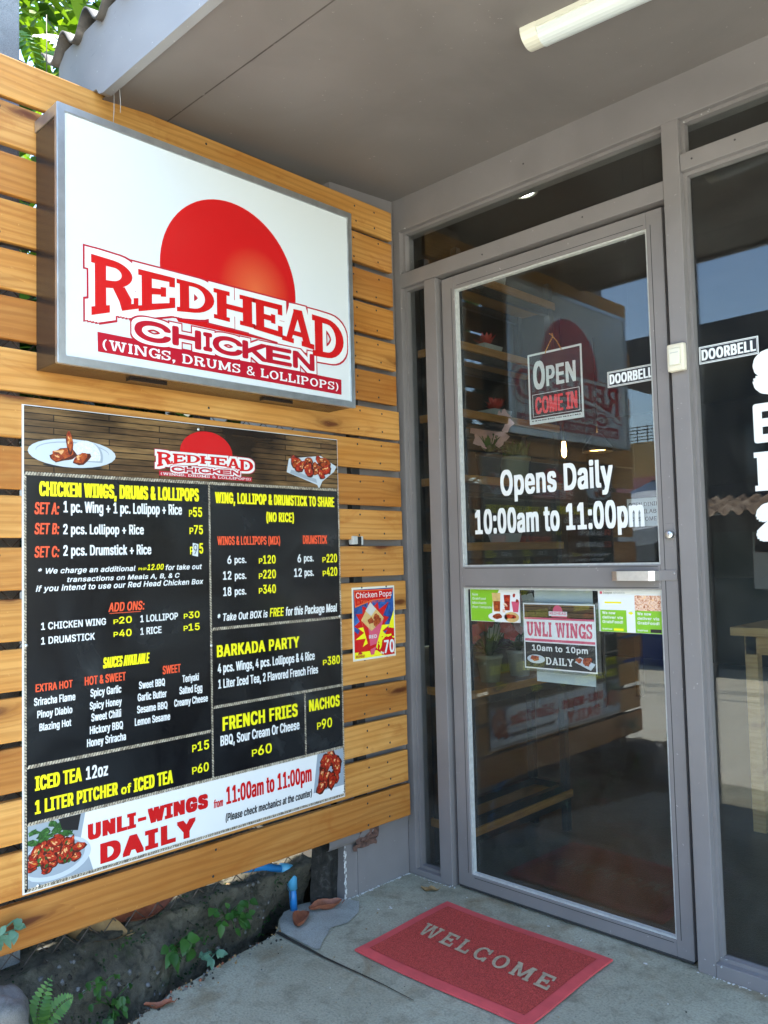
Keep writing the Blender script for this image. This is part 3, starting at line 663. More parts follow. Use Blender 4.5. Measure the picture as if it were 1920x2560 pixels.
# door leaf
mb = MB(); y0, y1 = .016, .046
mb.box((.221, y0, .012), (.277, y1, 2.142), 'grey', .002); mb.box((1.008, y0, .012), (1.058, y1, 2.142), 'grey', .002)
mb.box((.2772, y0, 2.094), (1.0078, y1, 2.142), 'grey', .002); mb.box((.2772, y0, .012), (1.0078, y1, .056), 'grey', .002); mb.box((.2772, y0, 1.036), (1.0078, y1, 1.108), 'grey', .002)
for (xa, xb, za, zb) in ((.277, 1.008, 1.108, 2.094), (.277, 1.008, .056, 1.036)):
    w = .006
    for a, b in (((xa, .022, za), (xa+w, .039, zb)), ((xb-w, .022, za), (xb, .039, zb)), ((xa+w, .022, za), (xb-w, .039, za+w)), ((xa+w, .022, zb-w), (xb-w, .039, zb))): mb.box(a, b, 'bead')
# the groove between stile and snap-on bead
for x in (.2655, 1.0215): mb.box((x-.0009, y0-.0006, .06), (x+.0009, y0+.002, 2.1), 'gasket')
for z in (1.1025, 1.0415, 2.1055, .0485): mb.box((.29, y0-.0006, z-.0008), (1.0, y0+.002, z+.0008), 'gasket')
mb.box((.225, .0165, .006), (1.055, .045, .012), 'gasket')
D = mb.build('door', B)
pane('door_pane', .281, 1.112, 1.004, 2.090, .040, D); pane('door_pane', .281, .060, 1.004, 1.032, .040, D)
mb = MB(); mb.box((1.0, .012, 1.062), (1.058, .0165, 1.092), 'grey', .001)
hp = [(.862, 0), (.866, -.02), (.885, -.028), (.985, -.028), (1.0, -.02), (1.004, 0)]
vs = []
for x, d in hp: vs += [(x, .014+d*1.0, 1.062), (x, .014+d, 1.090)]
for x, d in hp[::-1]: vs += [(x+(.004 if x < .9 else -.004 if x > .98 else 0), .014+d+.005, 1.062), (x+(.004 if x < .9 else -.004 if x > .98 else 0), .014+d+.005, 1.090)]
nn = len(vs)//2; fs = [(2*i, 2*((i+1) % nn), 2*((i+1) % nn)+1, 2*i+1) for i in range(nn)]
for i in range(5): fs += [(2*i+1, 2*(i+1)+1, 2*(nn-2-i)+1, 2*(nn-1-i)+1), (2*i, 2*(nn-1-i), 2*(nn-2-i), 2*(i+1))]
mb.add(vs, fs, 'steel'); mb.lathe((1.05, .0118, 1.083), [(0, -.0008), (.003, 0), (.003, .002)], 'steel', 10, 'y')
mb.build('handle', D)
mb = MB(); mb.box((1.028, .0145, 1.158), (1.052, .0165, 1.225), 'grey', .0008)
mb.lathe((1.044, .0, 1.192), [(0, -.001), (.009, -.001), (.0115, .001), (.0115, .016)], 'steel', 18, 'y'); mb.box((1.043, -.0016, 1.186), (1.0446, -.0008, 1.198), 'gasket')
mb.build('lock', D)
dc = Decal(FF(.0395))
dc.text('Opens Daily', .436, .857, 1.346, .086, 'bold', 'white', 0); dc.text('10:00am to 11:00pm', .322, .953, 1.220, .084, 'bold', 'white', 0)
dc.build('opening_hours_lettering', D)
# vinyl letters on the large window: only their first strokes stand in view
dc = Decal(FF(.0395))
for c, x, y, h, r in (('S', 1.290, 1.572, .088, .016), ('E', 1.281, 1.434, .094, .006), ('2', 1.280, 1.180, .073, .015)):
    vs, fs = raw_text(c); x_ = min(v[0] for v in vs); fat(dc, [(x+r*.4+(vx-x_)*.17, y+vy*h/CAP) for vx, vy in vs], fs, r, 'white', 0, 12); 
w, gv, gf = glyph('M', t=.3); dc.polys([(1.274+.13*vx/w, 1.300+.104*vy) for vx, vy in gv], gf, 'white', 0)
dc.build('window_lettering', WP)

# ------------------------------------------------------------------ slatted fence
Fn = thing('slat_fence', (0, -.8, .2), 'golden pine fence of horizontal slats running from the shop corner to the street', 'fence')
SL = [(2.424,2.318),(2.305,2.197),(2.175,2.070),(2.055,1.948),(1.930,1.829),(1.812,1.703),(1.680,1.575),(1.564,1.460),(1.437,1.331),(1.316,1.211),(1.188,1.083),(1.062,.958),(.941,.838),(.823,.718),(.703,.597),(.579,.474),(.456,.346),(.333,.223)]
mb = MB(); rr = random.Random(11)
END = [-.052,-.054,-.053,-.053,-.048,-.046,-.039,-.038,-.036,-.035,-.034,-.027,-.034,-.037,-.036,-.036,-.039,-.030]
for i, (t, b) in enumerate(SL):
    ye = -1.63-rr.uniform(-.02, .03); yr = END[i]
    bm = bmesh.new(); bmesh.ops.create_cube(bm, size=1); tl = .0055; jx = rr.uniform(-.0015, .002)
    for v in bm.verts:
        y = ye if v.co.y < 0 else yr
        v.co = Vector((.035+v.co.x*.020+jx, y, (t if v.co.z > 0 else b)-tl*(y+.03)+rr.uniform(-.001, .001)))
    bmesh.ops.bevel(bm, geom=bm.edges[:], offset=.0035, segments=2, affect='EDGES', profile=.6)
    mb.addbm(bm, 'slat')
    for y in (-.135, -.245, -.86, -1.47):
        for z in (t-.022, b+.02):
            yy = y+rr.uniform(-.01, .01)
            mb.lathe((.0455+jx, yy, z+rr.uniform(-.006, .006)-tl*(yy+.03)), [(0, .0010), (.0026, .0009), (.0038, 0)], 'gasket', 8, 'x')
mb.build('slat_panel', Fn)
for y in (-.245, -.86, -1.47):
    mb = MB(); mb.box((-.012, y-.02, .235), (.0235, y+.02, 2.40), 'blackmetal', .002); mb.build('batten', Fn)
mb = MB()   # split block jammed in the gap beside the menu
mb.box((.030, -.292, 1.195), (.052, -.268, 1.224), 'bead', .003); mb.box((.032, -.267, 1.192), (.053, -.252, 1.222), 'blackmetal', .002); mb.box((.030, -.251, 1.193), (.053, -.243, 1.223), 'bead', .002)
mb.build('wedge', Fn)

# rough foot of the wall end under the fence
mb = MB(); rr = random.Random(21)
bm = bmesh.new(); bmesh.ops.create_grid(bm, x_segments=10, y_segments=18, size=.5)
for v in bm.verts:
    y = -.43+(v.co.x+.5)*.115; z = -.1+(v.co.y+.5)*.42
    v.co = Vector((-.004-.05*abs((v.co.x))-.02*noise.noise(Vector((y*40, z*9, 1)))*1.5-.01, y, z))
mb.addbm(bm, 'rot', True); mb.build('wall_foot_render', B)
mb = MB()
vs = []
for i in range(9):
    for j in range(7):
        a = j/6; y = -.40+i*.028; r = .03*(1-.3*abs(i-4)/4)
        vs.append((.002+r*math.sin(a*math.pi)*.9+rr.uniform(-.002, .002), y, .208-.028*math.cos(a*math.pi)))
fs = [(i*7+j, i*7+7+j, i*7+8+j, i*7+j+1) for i in range(8) for j in range(6)]
mb.add(vs, fs, 'grey', True)
bm = bmesh.new(); bmesh.ops.create_grid(bm, x_segments=8, y_segments=8, size=.5)
for v in bm.verts:
    v.co = Vector((.012+.014*noise.noise(Vector((v.co.x*6, v.co.y*6, 4)))+.012*(v.co.y > -.2), -.285+(v.co.x+.5)*.11, .155+(v.co.y+.5)*.075+.012*noise.noise(Vector((v.co.x*9, 2, 1)))))
mb.addbm(bm, 'peel', False); mb.build('broken_plaster', B)

MENU = [
 ('CHICKEN WINGS, DRUMS & LOLLIPOPS', -1.366, -0.902, 1.324, 0.037, 'imp', 'y'),
 ('SET A:', -1.378, -1.315, 1.278, 0.03, 'nari', 'o'),
 ('1 pc. Wing + 1 pc. Lollipop + Rice', -1.304, -0.959, 1.284, 0.029, 'nar', 'w'),
 ('P', -0.936, -0.925, 1.279, 0.02, 'ab', 'y'),
 ('55', -0.923, -0.892, 1.279, 0.028, 'ab', 'y'),
 ('SET B:', -1.378, -1.315, 1.228, 0.028, 'nari', 'o'),
 ('2 pcs. Lollipop + Rice', -1.305, -1.079, 1.228, 0.026, 'nar', 'w'),
 ('P', -0.935, -0.922, 1.229, 0.019, 'ab', 'y'),
 ('75', -0.92, -0.89, 1.229, 0.026, 'ab', 'y'),
 ('SET C:', -1.378, -1.315, 1.17, 0.028, 'nari', 'o'),
 ('2 pcs. Drumstick + Rice', -1.305, -1.057, 1.173, 0.027, 'nar', 'w'),
 ('P', -0.934, -0.923, 1.171, 0.022, 'ab', 'y'),
 ('5', -0.903, -0.89, 1.173, 0.03, 'ab', 'y'),
 ('* We charge an additional', -1.369, -1.105, 1.129, 0.014, 'bi', 'w'),
 ('PHP', -1.096, -1.072, 1.13, 0.007, 'ab', 'y'),
 ('12.00', -1.07, -1.019, 1.13, 0.016, 'bi', 'y'),
 ('for take out', -1.013, -0.895, 1.128, 0.015, 'bi', 'w'),
 ('transactions on Meals A, B, & C', -1.295, -0.969, 1.106, 0.013, 'bi', 'w'),
 ('if you intend to use our Red Head Chicken Box', -1.375, -0.891, 1.085, 0.015, 'bi', 'w'),
 ('ADD ONS:', -1.184, -1.079, 1.023, 0.024, 'nari', 'o'),
 ('WING, LOLLIPOP & DRUMSTICK TO SHARE', -0.847, -0.374, 1.321, 0.033, 'imp', 'y'),
 ('(NO RICE)', -0.66, -0.549, 1.268, 0.03, 'imp', 'y'),
 ('WINGS & LOLLIPOPS (MIX)', -0.841, -0.607, 1.197, 0.026, 'nar', 'o'),
 ('DRUMSTICK', -0.514, -0.41, 1.198, 0.028, 'nar', 'o'),
 ('6', -0.807, -0.792, 1.141, 0.024, 'ab', 'w'),
 ('pcs.', -0.781, -0.738, 1.142, 0.021, 'nar', 'w'),
 ('P', -0.691, -0.677, 1.139, 0.016, 'ab', 'y'),
 ('120', -0.675, -0.626, 1.138, 0.026, 'nar', 'y'),
 ('6', -0.538, -0.523, 1.139, 0.026, 'ab', 'w'),
 ('pcs.', -0.511, -0.47, 1.141, 0.023, 'nar', 'w'),
 ('P', -0.432, -0.417, 1.137, 0.017, 'ab', 'y'),
 ('220', -0.414, -0.367, 1.136, 0.028, 'nar', 'y'),
 ('12', -0.823, -0.793, 1.094, 0.025, 'ab', 'w'),
 ('pcs.', -0.781, -0.739, 1.094, 0.022, 'nar', 'w'),
 ('P', -0.692, -0.678, 1.092, 0.017, 'ab', 'y'),
 ('220', -0.676, -0.626, 1.092, 0.027, 'nar', 'y'),
 ('12', -0.553, -0.521, 1.093, 0.027, 'ab', 'w'),
 ('pcs.', -0.51, -0.471, 1.094, 0.024, 'nar', 'w'),
 ('P', -0.432, -0.417, 1.091, 0.018, 'ab', 'y'),
 ('420', -0.415, -0.367, 1.091, 0.029, 'nar', 'y'),
 ('18', -0.823, -0.794, 1.046, 0.026, 'ab', 'w'),
 ('pcs.', -0.782, -0.74, 1.047, 0.022, 'nar', 'w'),
 ('P', -0.693, -0.679, 1.047, 0.017, 'ab', 'y'),
 ('340', -0.677, -0.627, 1.046, 0.027, 'nar', 'y'),
 ('* Take Out BOX is', -0.844, -0.661, 0.973, 0.022, 'nari', 'w'),
 ('FREE', -0.653, -0.597, 0.973, 0.027, 'nari', 'y'),
 ('for this Package Meal', -0.59, -0.372, 0.972, 0.027, 'nari', 'w'),
 ('1 CHICKEN WING', -1.362, -1.191, 0.99, 0.018, 'ab', 'w'),
 ('P', -1.17, -1.156, 0.99, 0.012, 'ab', 'y'),
 ('20', -1.154, -1.117, 0.99, 0.018, 'ab', 'y'),
 ('1 LOLLIPOP', -1.092, -0.976, 0.989, 0.019, 'ab', 'w'),
 ('P', -0.957, -0.944, 0.989, 0.014, 'ab', 'y'),
 ('30', -0.941, -0.905, 0.989, 0.019, 'ab', 'y'),
 ('1 DRUMSTICK', -1.362, -1.222, 0.954, 0.018, 'ab', 'w'),
 ('P', -1.17, -1.157, 0.956, 0.013, 'ab', 'y'),
 ('40', -1.154, -1.118, 0.955, 0.019, 'ab', 'y'),
 ('1 RICE', -1.092, -1.028, 0.955, 0.019, 'ab', 'w'),
 ('P', -0.958, -0.944, 0.955, 0.014, 'ab', 'y'),
 ('15', -0.942, -0.905, 0.954, 0.02, 'ab', 'y'),
 ('SAUCES AVAILABLE', -1.2, -1.065, 0.877, 0.028, 'impi', 'y'),
 ('SWEET', -1.026, -0.969, 0.841, 0.023, 'nar', 'o'),
 ('EXTRA HOT', -1.376, -1.282, 0.839, 0.019, 'nar', 'o'),
 ('HOT & SWEET', -1.25, -1.136, 0.839, 0.022, 'nar', 'o'),
 ('Sriracha Flame', -1.38, -1.275, 0.806, 0.019, 'nar', 'w'),
 ('Pinoy Diablo', -1.372, -1.283, 0.775, 0.018, 'nar', 'w'),
 ('Blazing Hot', -1.367, -1.286, 0.743, 0.018, 'nar', 'w'),
 ('Spicy Garlic', -1.235, -1.149, 0.808, 0.02, 'nar', 'w'),
 ('Spicy Honey', -1.237, -1.148, 0.776, 0.019, 'nar', 'w'),
 ('Sweet Chilli', -1.233, -1.15, 0.745, 0.02, 'nar', 'w'),
 ('Hickory BBQ', -1.237, -1.145, 0.713, 0.02, 'nar', 'w'),
 ('Honey Sriracha', -1.245, -1.137, 0.682, 0.02, 'nar', 'w'),
 ('Sweet BBQ', -1.098, -1.019, 0.81, 0.02, 'nar', 'w'),
 ('Garlic Butter', -1.102, -1.014, 0.778, 0.02, 'nar', 'w'),
 ('Sesame BBQ', -1.104, -1.012, 0.746, 0.02, 'nar', 'w'),
 ('Lemon Sesame', -1.111, -1.004, 0.714, 0.02, 'nar', 'w'),
 ('Teriyaki', -0.964, -0.91, 0.811, 0.02, 'nar', 'w'),
 ('Salted Egg', -0.974, -0.899, 0.779, 0.021, 'nar', 'w'),
 ('Creamy Cheese', -0.991, -0.881, 0.747, 0.02, 'nar', 'w'),
 ('BARKADA PARTY', -0.848, -0.537, 0.869, 0.035, 'imp', 'y'),
 ('4 pcs. Wings, 4 pcs. Lollipops & 4 Rice', -0.846, -0.474, 0.823, 0.027, 'nar', 'w'),
 ('1 Liter Iced Tea, 2 Flavored French Fries', -0.845, -0.461, 0.778, 0.026, 'nar', 'w'),
 ('P', -0.439, -0.422, 0.801, 0.017, 'ab', 'y'),
 ('380', -0.419, -0.364, 0.799, 0.028, 'nar', 'y'),
 ('FRENCH FRIES', -0.832, -0.549, 0.654, 0.04, 'imp', 'y'),
 ('BBQ, Sour Cream Or Cheese', -0.84, -0.543, 0.612, 0.029, 'nar', 'w'),
 ('P', -0.729, -0.709, 0.561, 0.02, 'ab', 'y'),
 ('60', -0.706, -0.654, 0.56, 0.029, 'ab', 'y'),
 ('NACHOS', -0.502, -0.369, 0.66, 0.037, 'imp', 'y'),
 ('P', -0.47, -0.453, 0.598, 0.022, 'ab', 'y'),
 ('90', -0.45, -0.405, 0.597, 0.031, 'ab', 'y'),
 ('P', -0.935, -0.92, 0.612, 0.02, 'ab', 'y'),
 ('15', -0.917, -0.879, 0.612, 0.026, 'ab', 'y'),
 ('P', -0.936, -0.92, 0.55, 0.02, 'ab', 'y'),
 ('60', -0.918, -0.881, 0.55, 0.025, 'ab', 'y'),
 ('ICED TEA', -1.378, -1.259, 0.6, 0.035, 'imp', 'y'),
 ('12oz', -1.248, -1.188, 0.6, 0.033, 'nar', 'w'),
 ('1 LITER PITCHER', -1.378, -1.161, 0.544, 0.033, 'imp', 'y'),
 ('of', -1.152, -1.123, 0.542, 0.024, 'imp', 'y'),
 ('ICED TEA', -1.116, -0.997, 0.54, 0.036, 'imp', 'y'),
 ('UNLI-WINGS', -1.244, -0.885, 0.447, 0.04, 'wide', 'r'),
 ('DAILY', -1.211, -0.926, 0.379, 0.051, 'wide', 'r'),
 ('from', -0.866, -0.834, 0.44, 0.023, 'nari', 'r'),
 ('11:00am to 11:00pm', -0.823, -0.497, 0.441, 0.05, 'nar', 'r'),
 ('(Please check mechanics at the counter)', -0.826, -0.497, 0.393, 0.022, 'nari', 'k'),
]

def piece(dc, u, v, a, b, mat, d, rr, rot=0):
    dc.blob(u, v, a, b, 'burnt', d, rr, 11, .2, rot); dc.blob(u-a*.06, v+b*.10, a*.86, b*.82, mat, d+2e-5, rr, 11, .2, rot)
    for q in range(3):
        dc.blob(u+a*rr.uniform(-.5, .3), v+b*rr.uniform(-.1, .6), a*rr.uniform(.12, .3), b*rr.uniform(.1, .22), 'gloss' if q else 'amber', d+(4+q)*1e-5, rr, 7, .35, rot+rr.uniform(-.5, .5))
MT['brightred'] = plain('bright_red_print', (.88, .07, .075), .3); MT['burnt'] = plain('printed_dark_crust', (.07, .012, .006), .3); MT['amber'] = plain('printed_amber_crust', (.55, .20, .04), .3); MT['gloss'] = plain('printed_highlight', (.72, .40, .18), .3)
# ------------------------------------------------------------------ light-box sign
SG = thing('sign_box', (.11, -.878, 1.637), 'large white light-box sign with red lettering on the slat fence above the menu', 'sign')
mb = MB(); ya, yb, za, zb = -1.374, -.383, 1.637, 2.287; X0, X1 = .048, .178
mb.box((X0, ya+.003, za+.003), (X1-.012, yb-.003, zb-.003), 'brownbox', .002)
mb.box((X0-.0005, ya+.0005, zb-.032), (X1-.013, ya+.0035, zb-.0025), 'alu')
for y in (-1.1, -.66): 
    mb.box((.10, y-.055, za-.004), (.125, y+.055, za+.004), 'brownbox', .001)
mb.build('housing', SG)
mb = MB(); w = .021
A_ = [(ya, za), (yb, za), (yb, zb), (ya, zb)]; I_ = [(ya+w, za+w), (yb-w, za+w), (yb-w, zb-w), (ya+w, zb-w)]
vs = [(X1, y, z) for y, z in A_]+[(X1, y, z) for y, z in I_]+[(X1-.013, y, z) for y, z in A_]+[(X1-.006, y, z) for y, z in I_]
fs = [(0,1,5,4),(1,2,6,5),(2,3,7,6),(3,0,4,7),(8,9,1,0),(9,10,2,1),(10,11,3,2),(11,8,0,3),(4,5,13,12),(5,6,14,13),(6,7,15,14),(7,4,12,15)]
bm = bmesh.new(); bv = [bm.verts.new(v) for v in vs]
for f in fs: bm.faces.new([bv[i] for i in f])
bmesh.ops.recalc_face_normals(bm, faces=bm.faces[:]); bmesh.ops.bevel(bm, geom=[e for e in bm.edges if e.is_manifold and e.calc_face_angle(0) > .8], offset=.002, segments=2, affect='EDGES')
mb.addbm(bm, 'alu'); mb.build('trim_frame', SG)
mb = MB(); mb.box((X1-.010, ya+.02, za+.02), (X1-.004, yb-.02, zb-.02), 'face'); mb.build('face_panel', SG)
FX = X1-.0038
def logo(dc, T, d, k, full=True):
    """red disc, arched slab letters, wide word and banner; T maps sign coordinates to the board"""
    def P(pts): return [T(*p) for p in pts]
    dc.poly(P([(-.86+.2335*math.cos(R(a)), 1.95+.2335*math.sin(R(a))) for a in range(-40, 221, 5)]), 'disc' if full else 'red', d)
    L7 = [('R', -1.287, -1.158, 1.770, 1.812), ('E', -1.158, -1.049, 1.805, 1.836), ('D', -1.044, -.924, 1.828, 1.842), ('H', -.926, -.783, 1.832, 1.828), ('E', -.789, -.681, 1.826, 1.818), ('A', -.684, -.556, 1.812, 1.802), ('D', -.563, -.430, 1.783, 1.786)]
    tops = 1.922; L7t = [(1.926, 1.920)]+[(1.918, 1.918)]*4+[(1.914, 1.918), (1.914, 1.908)]
    cw = [('C', -1.167, -1.066), ('H', -1.056, -.972), ('I', -.959, -.936), ('C', -.928, -.833), ('K', -.827, -.743), ('E', -.742, -.651), ('N', -.640, -.560)]
    jobs = []
    for (c, a, b, z0, z1), (t0, t1) in zip(L7, L7t):
        w, vs, fs = glyph(c); jobs.append((P(warp(vs, w, ((a, t0), (b, t1), (b, z1), (a, z0)))), fs))
    for r, m, q in ((.0225, 'rimred', 3), (.0175, 'white', 6)):
        for i_, (vs, fs) in enumerate(jobs): square(dc, vs, fs, r*k*.92, m, d+q*1e-4, i_)
    jw = []
    for c, a, b in cw:
        vs, fs = raw_text(c, .022); x0 = min(v[0] for v in vs); x1 = max(v[0] for v in vs); hi = 1.783; lo = 1.737
        if c == 'C' and a < -1: lo, hi = 1.734, 1.782
        jw.append((P([(a+(b-a)*(vx-x0)/(x1-x0), lo+(hi-lo)*vy/CAP) for vx, vy in vs]), fs))
    for r, m, q in ((.0165, 'rimred', 10), (.0125, 'white', 13)):
        for i_, (vs, fs) in enumerate(jw): square(dc, vs, fs, r*k*.92, m, d+q*1e-4, i_)
    for vs, fs in jobs: dc.polys(vs, fs, 'red', d+17e-4)
    for vs, fs in jw: fat(dc, vs, fs, .0035*k, 'rimred', d+17.5e-4, 8)
    bq = P([(-1.27, 1.681), (-.444, 1.674), (-.443, 1.723), (-1.271, 1.731)]); dc.poly(bq, 'rimred', d+9e-4)
    s_ = '(WINGS, DRUMS & LOLLIPOPS)'; g = [glyph(c, t=.19, s=.13) for c in s_]; tot = sum(a[0] for a in g)+.13*(len(g)-1); kx = .800/tot; x = -1.258
    for w, vs, fs in g:
        if vs: dc.polys(P([(x+vx*kx, 1.689+.026*vy-.004*(x+1.258)/.8) for vx, vy in vs]), fs, 'white', d+19e-4)
        x += (w+.13)*kx
dc = Decal(FL(FX)); logo(dc, lambda u, v: (u, v), 0, 1); dc.build('logo_lettering', SG)

# ------------------------------------------------------------------ menu board
MN = thing('menu_board', (.048, -.878, .36), 'black menu board with yellow and white price lists below the light-box sign', 'menu board')
mb = MB(); y0, y1, z0, z1 = -1.407, -.353, .360, 1.551
# a slightly waved sheet
ny, nz = 16, 16; X = .0515
def wav(u, v): return .0022*math.sin((v-.36)*7.5)*max(0, (u+.9)/.55)
mb.box((.0465, y0, z0), (.050, y1, z1), 'boardedge'); mb.build('backing_sheet', MN)
mb = MB(); mb.add([(.0503, y0+.004, z0+.004), (.0503, y1-.002, z0+.004), (.0503, y1-.002, z1-.002), (.0503, y0+.004, z1-.002)], [(0, 1, 2, 3)], 'black'); mb.build('printed_sheet', MN)
# header photograph of planks
m, n, l, p = new_mat('printed_planks'); v = coords(n, l); 
sp = n.new('ShaderNodeSeparateXYZ'); l.new(v.outputs[0], sp.inputs[0]); cb = n.new('ShaderNodeCombineXYZ'); l.new(sp.outputs[1], cb.inputs[0]); l.new(sp.outputs[2], cb.inputs[1])
bt = n.new('ShaderNodeTexBrick'); l.new(cb.outputs[0], bt.inputs['Vector']); bt.inputs['Scale'].default_value = 1; bt.inputs['Brick Width'].default_value = .30; bt.inputs['Row Height'].default_value = .0165
bt.inputs['Mortar Size'].default_value = .0012; bt.inputs['Color1'].default_value = (.19, .13, .06, 1); bt.inputs['Color2'].default_value = (.08, .05, .025, 1); bt.inputs['Mortar'].default_value = (.008, .006, .004, 1)
nz_ = noi(n, l, coords(n, l, (1, 8, 90)), 1.5, 4, .6, .5); rg = ramp(n, [(.3, (.45,)*3), (.7, (1.35,)*3)]); l.new(nz_.outputs[0], rg.inputs[0])
cc = mixc(n, l, 1, bt.outputs[0], rg.outputs[0], 'MULTIPLY')
n3 = noi(n, l, coords(n, l, (1, 3, 4)), 1.1, 2); rg3 = ramp(n, [(.38, (.18, .14, .12)), (.55, (1.1, .95, .8))]); l.new(n3.outputs[0], rg3.inputs[0])
cc = mixc(n, l, 1, cc, rg3.outputs[0], 'MULTIPLY'); l.new(cc, p.inputs['Base Color']); p.inputs['Roughness'].default_value = .25; MT['planks'] = m
dc = Decal(FL(.0506)); dc.rect(y0+.004, 1.380, y1-.002, z1-.002, 'planks', 0)
rr = random.Random(31)
dc.ell(-1.277, 1.437, .117, .037, 'plate', 4e-4); dc.ell(-1.277, 1.441, .098, .026, 'platesh', 6e-4); dc.ell(-1.277, 1.439, .097, .025, 'plate', 8e-4)
dc.ell(-1.240, 1.431, .044, .041, 'platesh', 9e-4, 24, -20, 200); dc.ell(-1.244, 1.432, .041, .041, 'rice', 1e-3, 24, -15, 200); dc.ell(-1.277, 1.404, .08, .006, 'ink', 3e-4)
for k, (u, v, a, b, rot) in enumerate([(-1.302, 1.432, .038, .017, .3), (-1.255, 1.424, .026, .013, .6), (-1.287, 1.462, .009, .032, .12), (-1.32, 1.424, .018, .012, 0)]):
    piece(dc, u, v, a, b, 'chicken', 1.2e-3+k*1e-4, rr, rot)
dc.poly([(-.575, 1.428), (-.445, 1.392), (-.372, 1.440), (-.360, 1.458), (-.43, 1.49), (-.565, 1.472)], 'plate', 4e-4)
dc.poly([(-.562, 1.426), (-.447, 1.398), (-.452, 1.412), (-.556, 1.437)], 'platesh', 5e-4); dc.poly([(-.45, 1.397), (-.44, 1.380), (-.425, 1.405)], 'plate', 5e-4)
for k in range(16): piece(dc, -.470+rr.uniform(-.072, .075), 1.474-k*.0028+rr.uniform(-.006, .006), rr.uniform(.018, .028), rr.uniform(.012, .018), rr.choice(['chicken', 'chickenred']), 7e-4+k*7e-5, rr, rr.uniform(-1, 1))
ks = .385
logo(dc, lambda u, v: (-.873+(u+.86)*ks, 1.391+(v-1.675)*.275), 6e-4, ks, False)
dc.build('header_picture', MN)
# bottom white strip
dc = Decal(FL(.0506), (-1.3955, -.3545, .3645, .5235)); dc.rect(-1.395, .398, -.355, .523, 'white', 0); dc.rect(-1.395, .365, -.355, .3985, 'white', 1e-5)
dc.poly([(-1.395, .372), (-1.23, .372), (-1.245, .42), (-1.262, .46), (-1.25, .52), (-1.395, .52)], 'platesh', 2e-4)
for k in range(26): dc.blob(rr.uniform(-1.39, -1.29), rr.uniform(.468, .512), .014, .006, 'herb', 3e-4+k*2e-5, rr, 8, .4, rr.uniform(-.6, .6))
dc.poly([(-1.32, .519), (-1.262, .519), (-1.27, .48), (-1.31, .49)], 'ink', 9e-4)
dc.ell(-1.328, .425, .092, .050, 'plate', 1.0e-3); dc.ell(-1.332, .428, .080, .042, 'platesh', 1.1e-3)
for k in range(34):
    a = rr.uniform(0, 6.28); q = rr.uniform(0, 1)**.6
    u, v = -1.332+.066*q*math.cos(a), .434+.036*q*math.sin(a)
    if u < -1.392: u = -1.385
    piece(dc, u, v, rr.uniform(.014, .025), rr.uniform(.009, .014), 'chickenred', 1.2e-3+k*2.2e-5, rr, rr.uniform(-1.5, 1.5))
for k in range(14): dc.blob(-1.335+rr.uniform(-.05, .055), .432+rr.uniform(-.03, .03), .0055, .003, 'herb', 2.3e-3+k*1e-5, rr, 7, .3, rr.uniform(0, 3))
dc.poly([(-.49, .40), (-.356, .40), (-.356, .522), (-.47, .522)], 'platesh', 2e-4)
for k in range(17): piece(dc, rr.uniform(-.462, -.372), .50-k*.0055, rr.uniform(.014, .021), rr.uniform(.022, .032), 'chickenred', 3e-4+k*6e-5, rr, rr.uniform(-.6, .6))
dc.build('footer_picture', MN)
# rope lines, drawn as printed twists
dc = Decal(FL(.0510))
def rope(a, b, w=.0085):
    n = max(2, int(math.hypot(b[0]-a[0], b[1]-a[1])/.0075)); dx, dy = b[0]-a[0], b[1]-a[1]; L = math.hypot(dx, dy); tx, ty = dx/L, dy/L; nx, ny = -ty, tx; st = L/n
    dc.line([a, b], w*.72, 'ink', 4e-4)
    for i in range(n):
        cx, cy = a[0]+tx*st*(i+.5), a[1]+ty*st*(i+.5)
        q = [(-.62, -.5), (.1, -.5), (.62, .5), (-.1, .5)]
        dc.poly([(cx+tx*u*st*1.05+nx*v*w, cy+ty*u*st*1.05+ny*v*w) for u, v in q], 'rope', 5e-4+(i % 2)*2e-5)
for a, b in (((-1.402, 1.379), (-.356, 1.379)), ((-1.401, 1.374), (-1.401, .372)), ((-.867, 1.373), (-.867, .527)), ((-.862, .952), (-.357, .952)), ((-.862, .7265), (-.357, .7265)), ((-1.396, .6605), (-.872, .6605)), ((-.5185, .722), (-.5185, .528)), ((-1.396, .5235), (-.356, .5235)), ((-1.398, .368), (-.357, .368)), ((-.3555, 1.374), (-.3555, .372))):
    rope(a, b, .0085 if abs(b[0]-a[0]) > .3 else .0062)
dc.build('rope_border', MN)
CMAP = {'y': 'yellow', 'o': 'orange', 'w': 'white', 'r': 'red', 'k': 'ink'}
sets = {}
for t_, a, b, z, cap, st, c in MENU:
    nm = 'heading_lettering' if st in ('imp', 'impi', 'wide') or c == 'o' else 'menu_lettering'
    if nm not in sets: sets[nm] = Decal(FL(.0510))
    sets[nm].text(t_, a, b, z, cap, st, CMAP[c], 4e-4)
sets['heading_lettering'].rect(-1.181, 1.018, -1.09, 1.0196, 'orange', 4e-4)
for k, dcx in sets.items(): dcx.build(k, MN)
dc = Decal(FL(.0516)); dc.poly([(-.927, 1.168), (-.908, 1.164), (-.906, 1.200), (-.925, 1.204)], 'paper', 3e-4); dc.text('9', -.923, -.910, 1.171, .028, 'reg', 'ink', 6e-4)
dc.build('price_sticker', MN)
for u, v in ((-1.398, .955), (-.866, .905), (-.9, 1.535), (-.61, .372), (-1.37, .372), (-.36, .38), (-.36, .955)):
    mb = MB(); mb.lathe((.0512, u, v), [(0, .0018), (.003, .0016), (.0045, 0)], 'steel', 10, 'x'); mb.build('screw_head', MN)

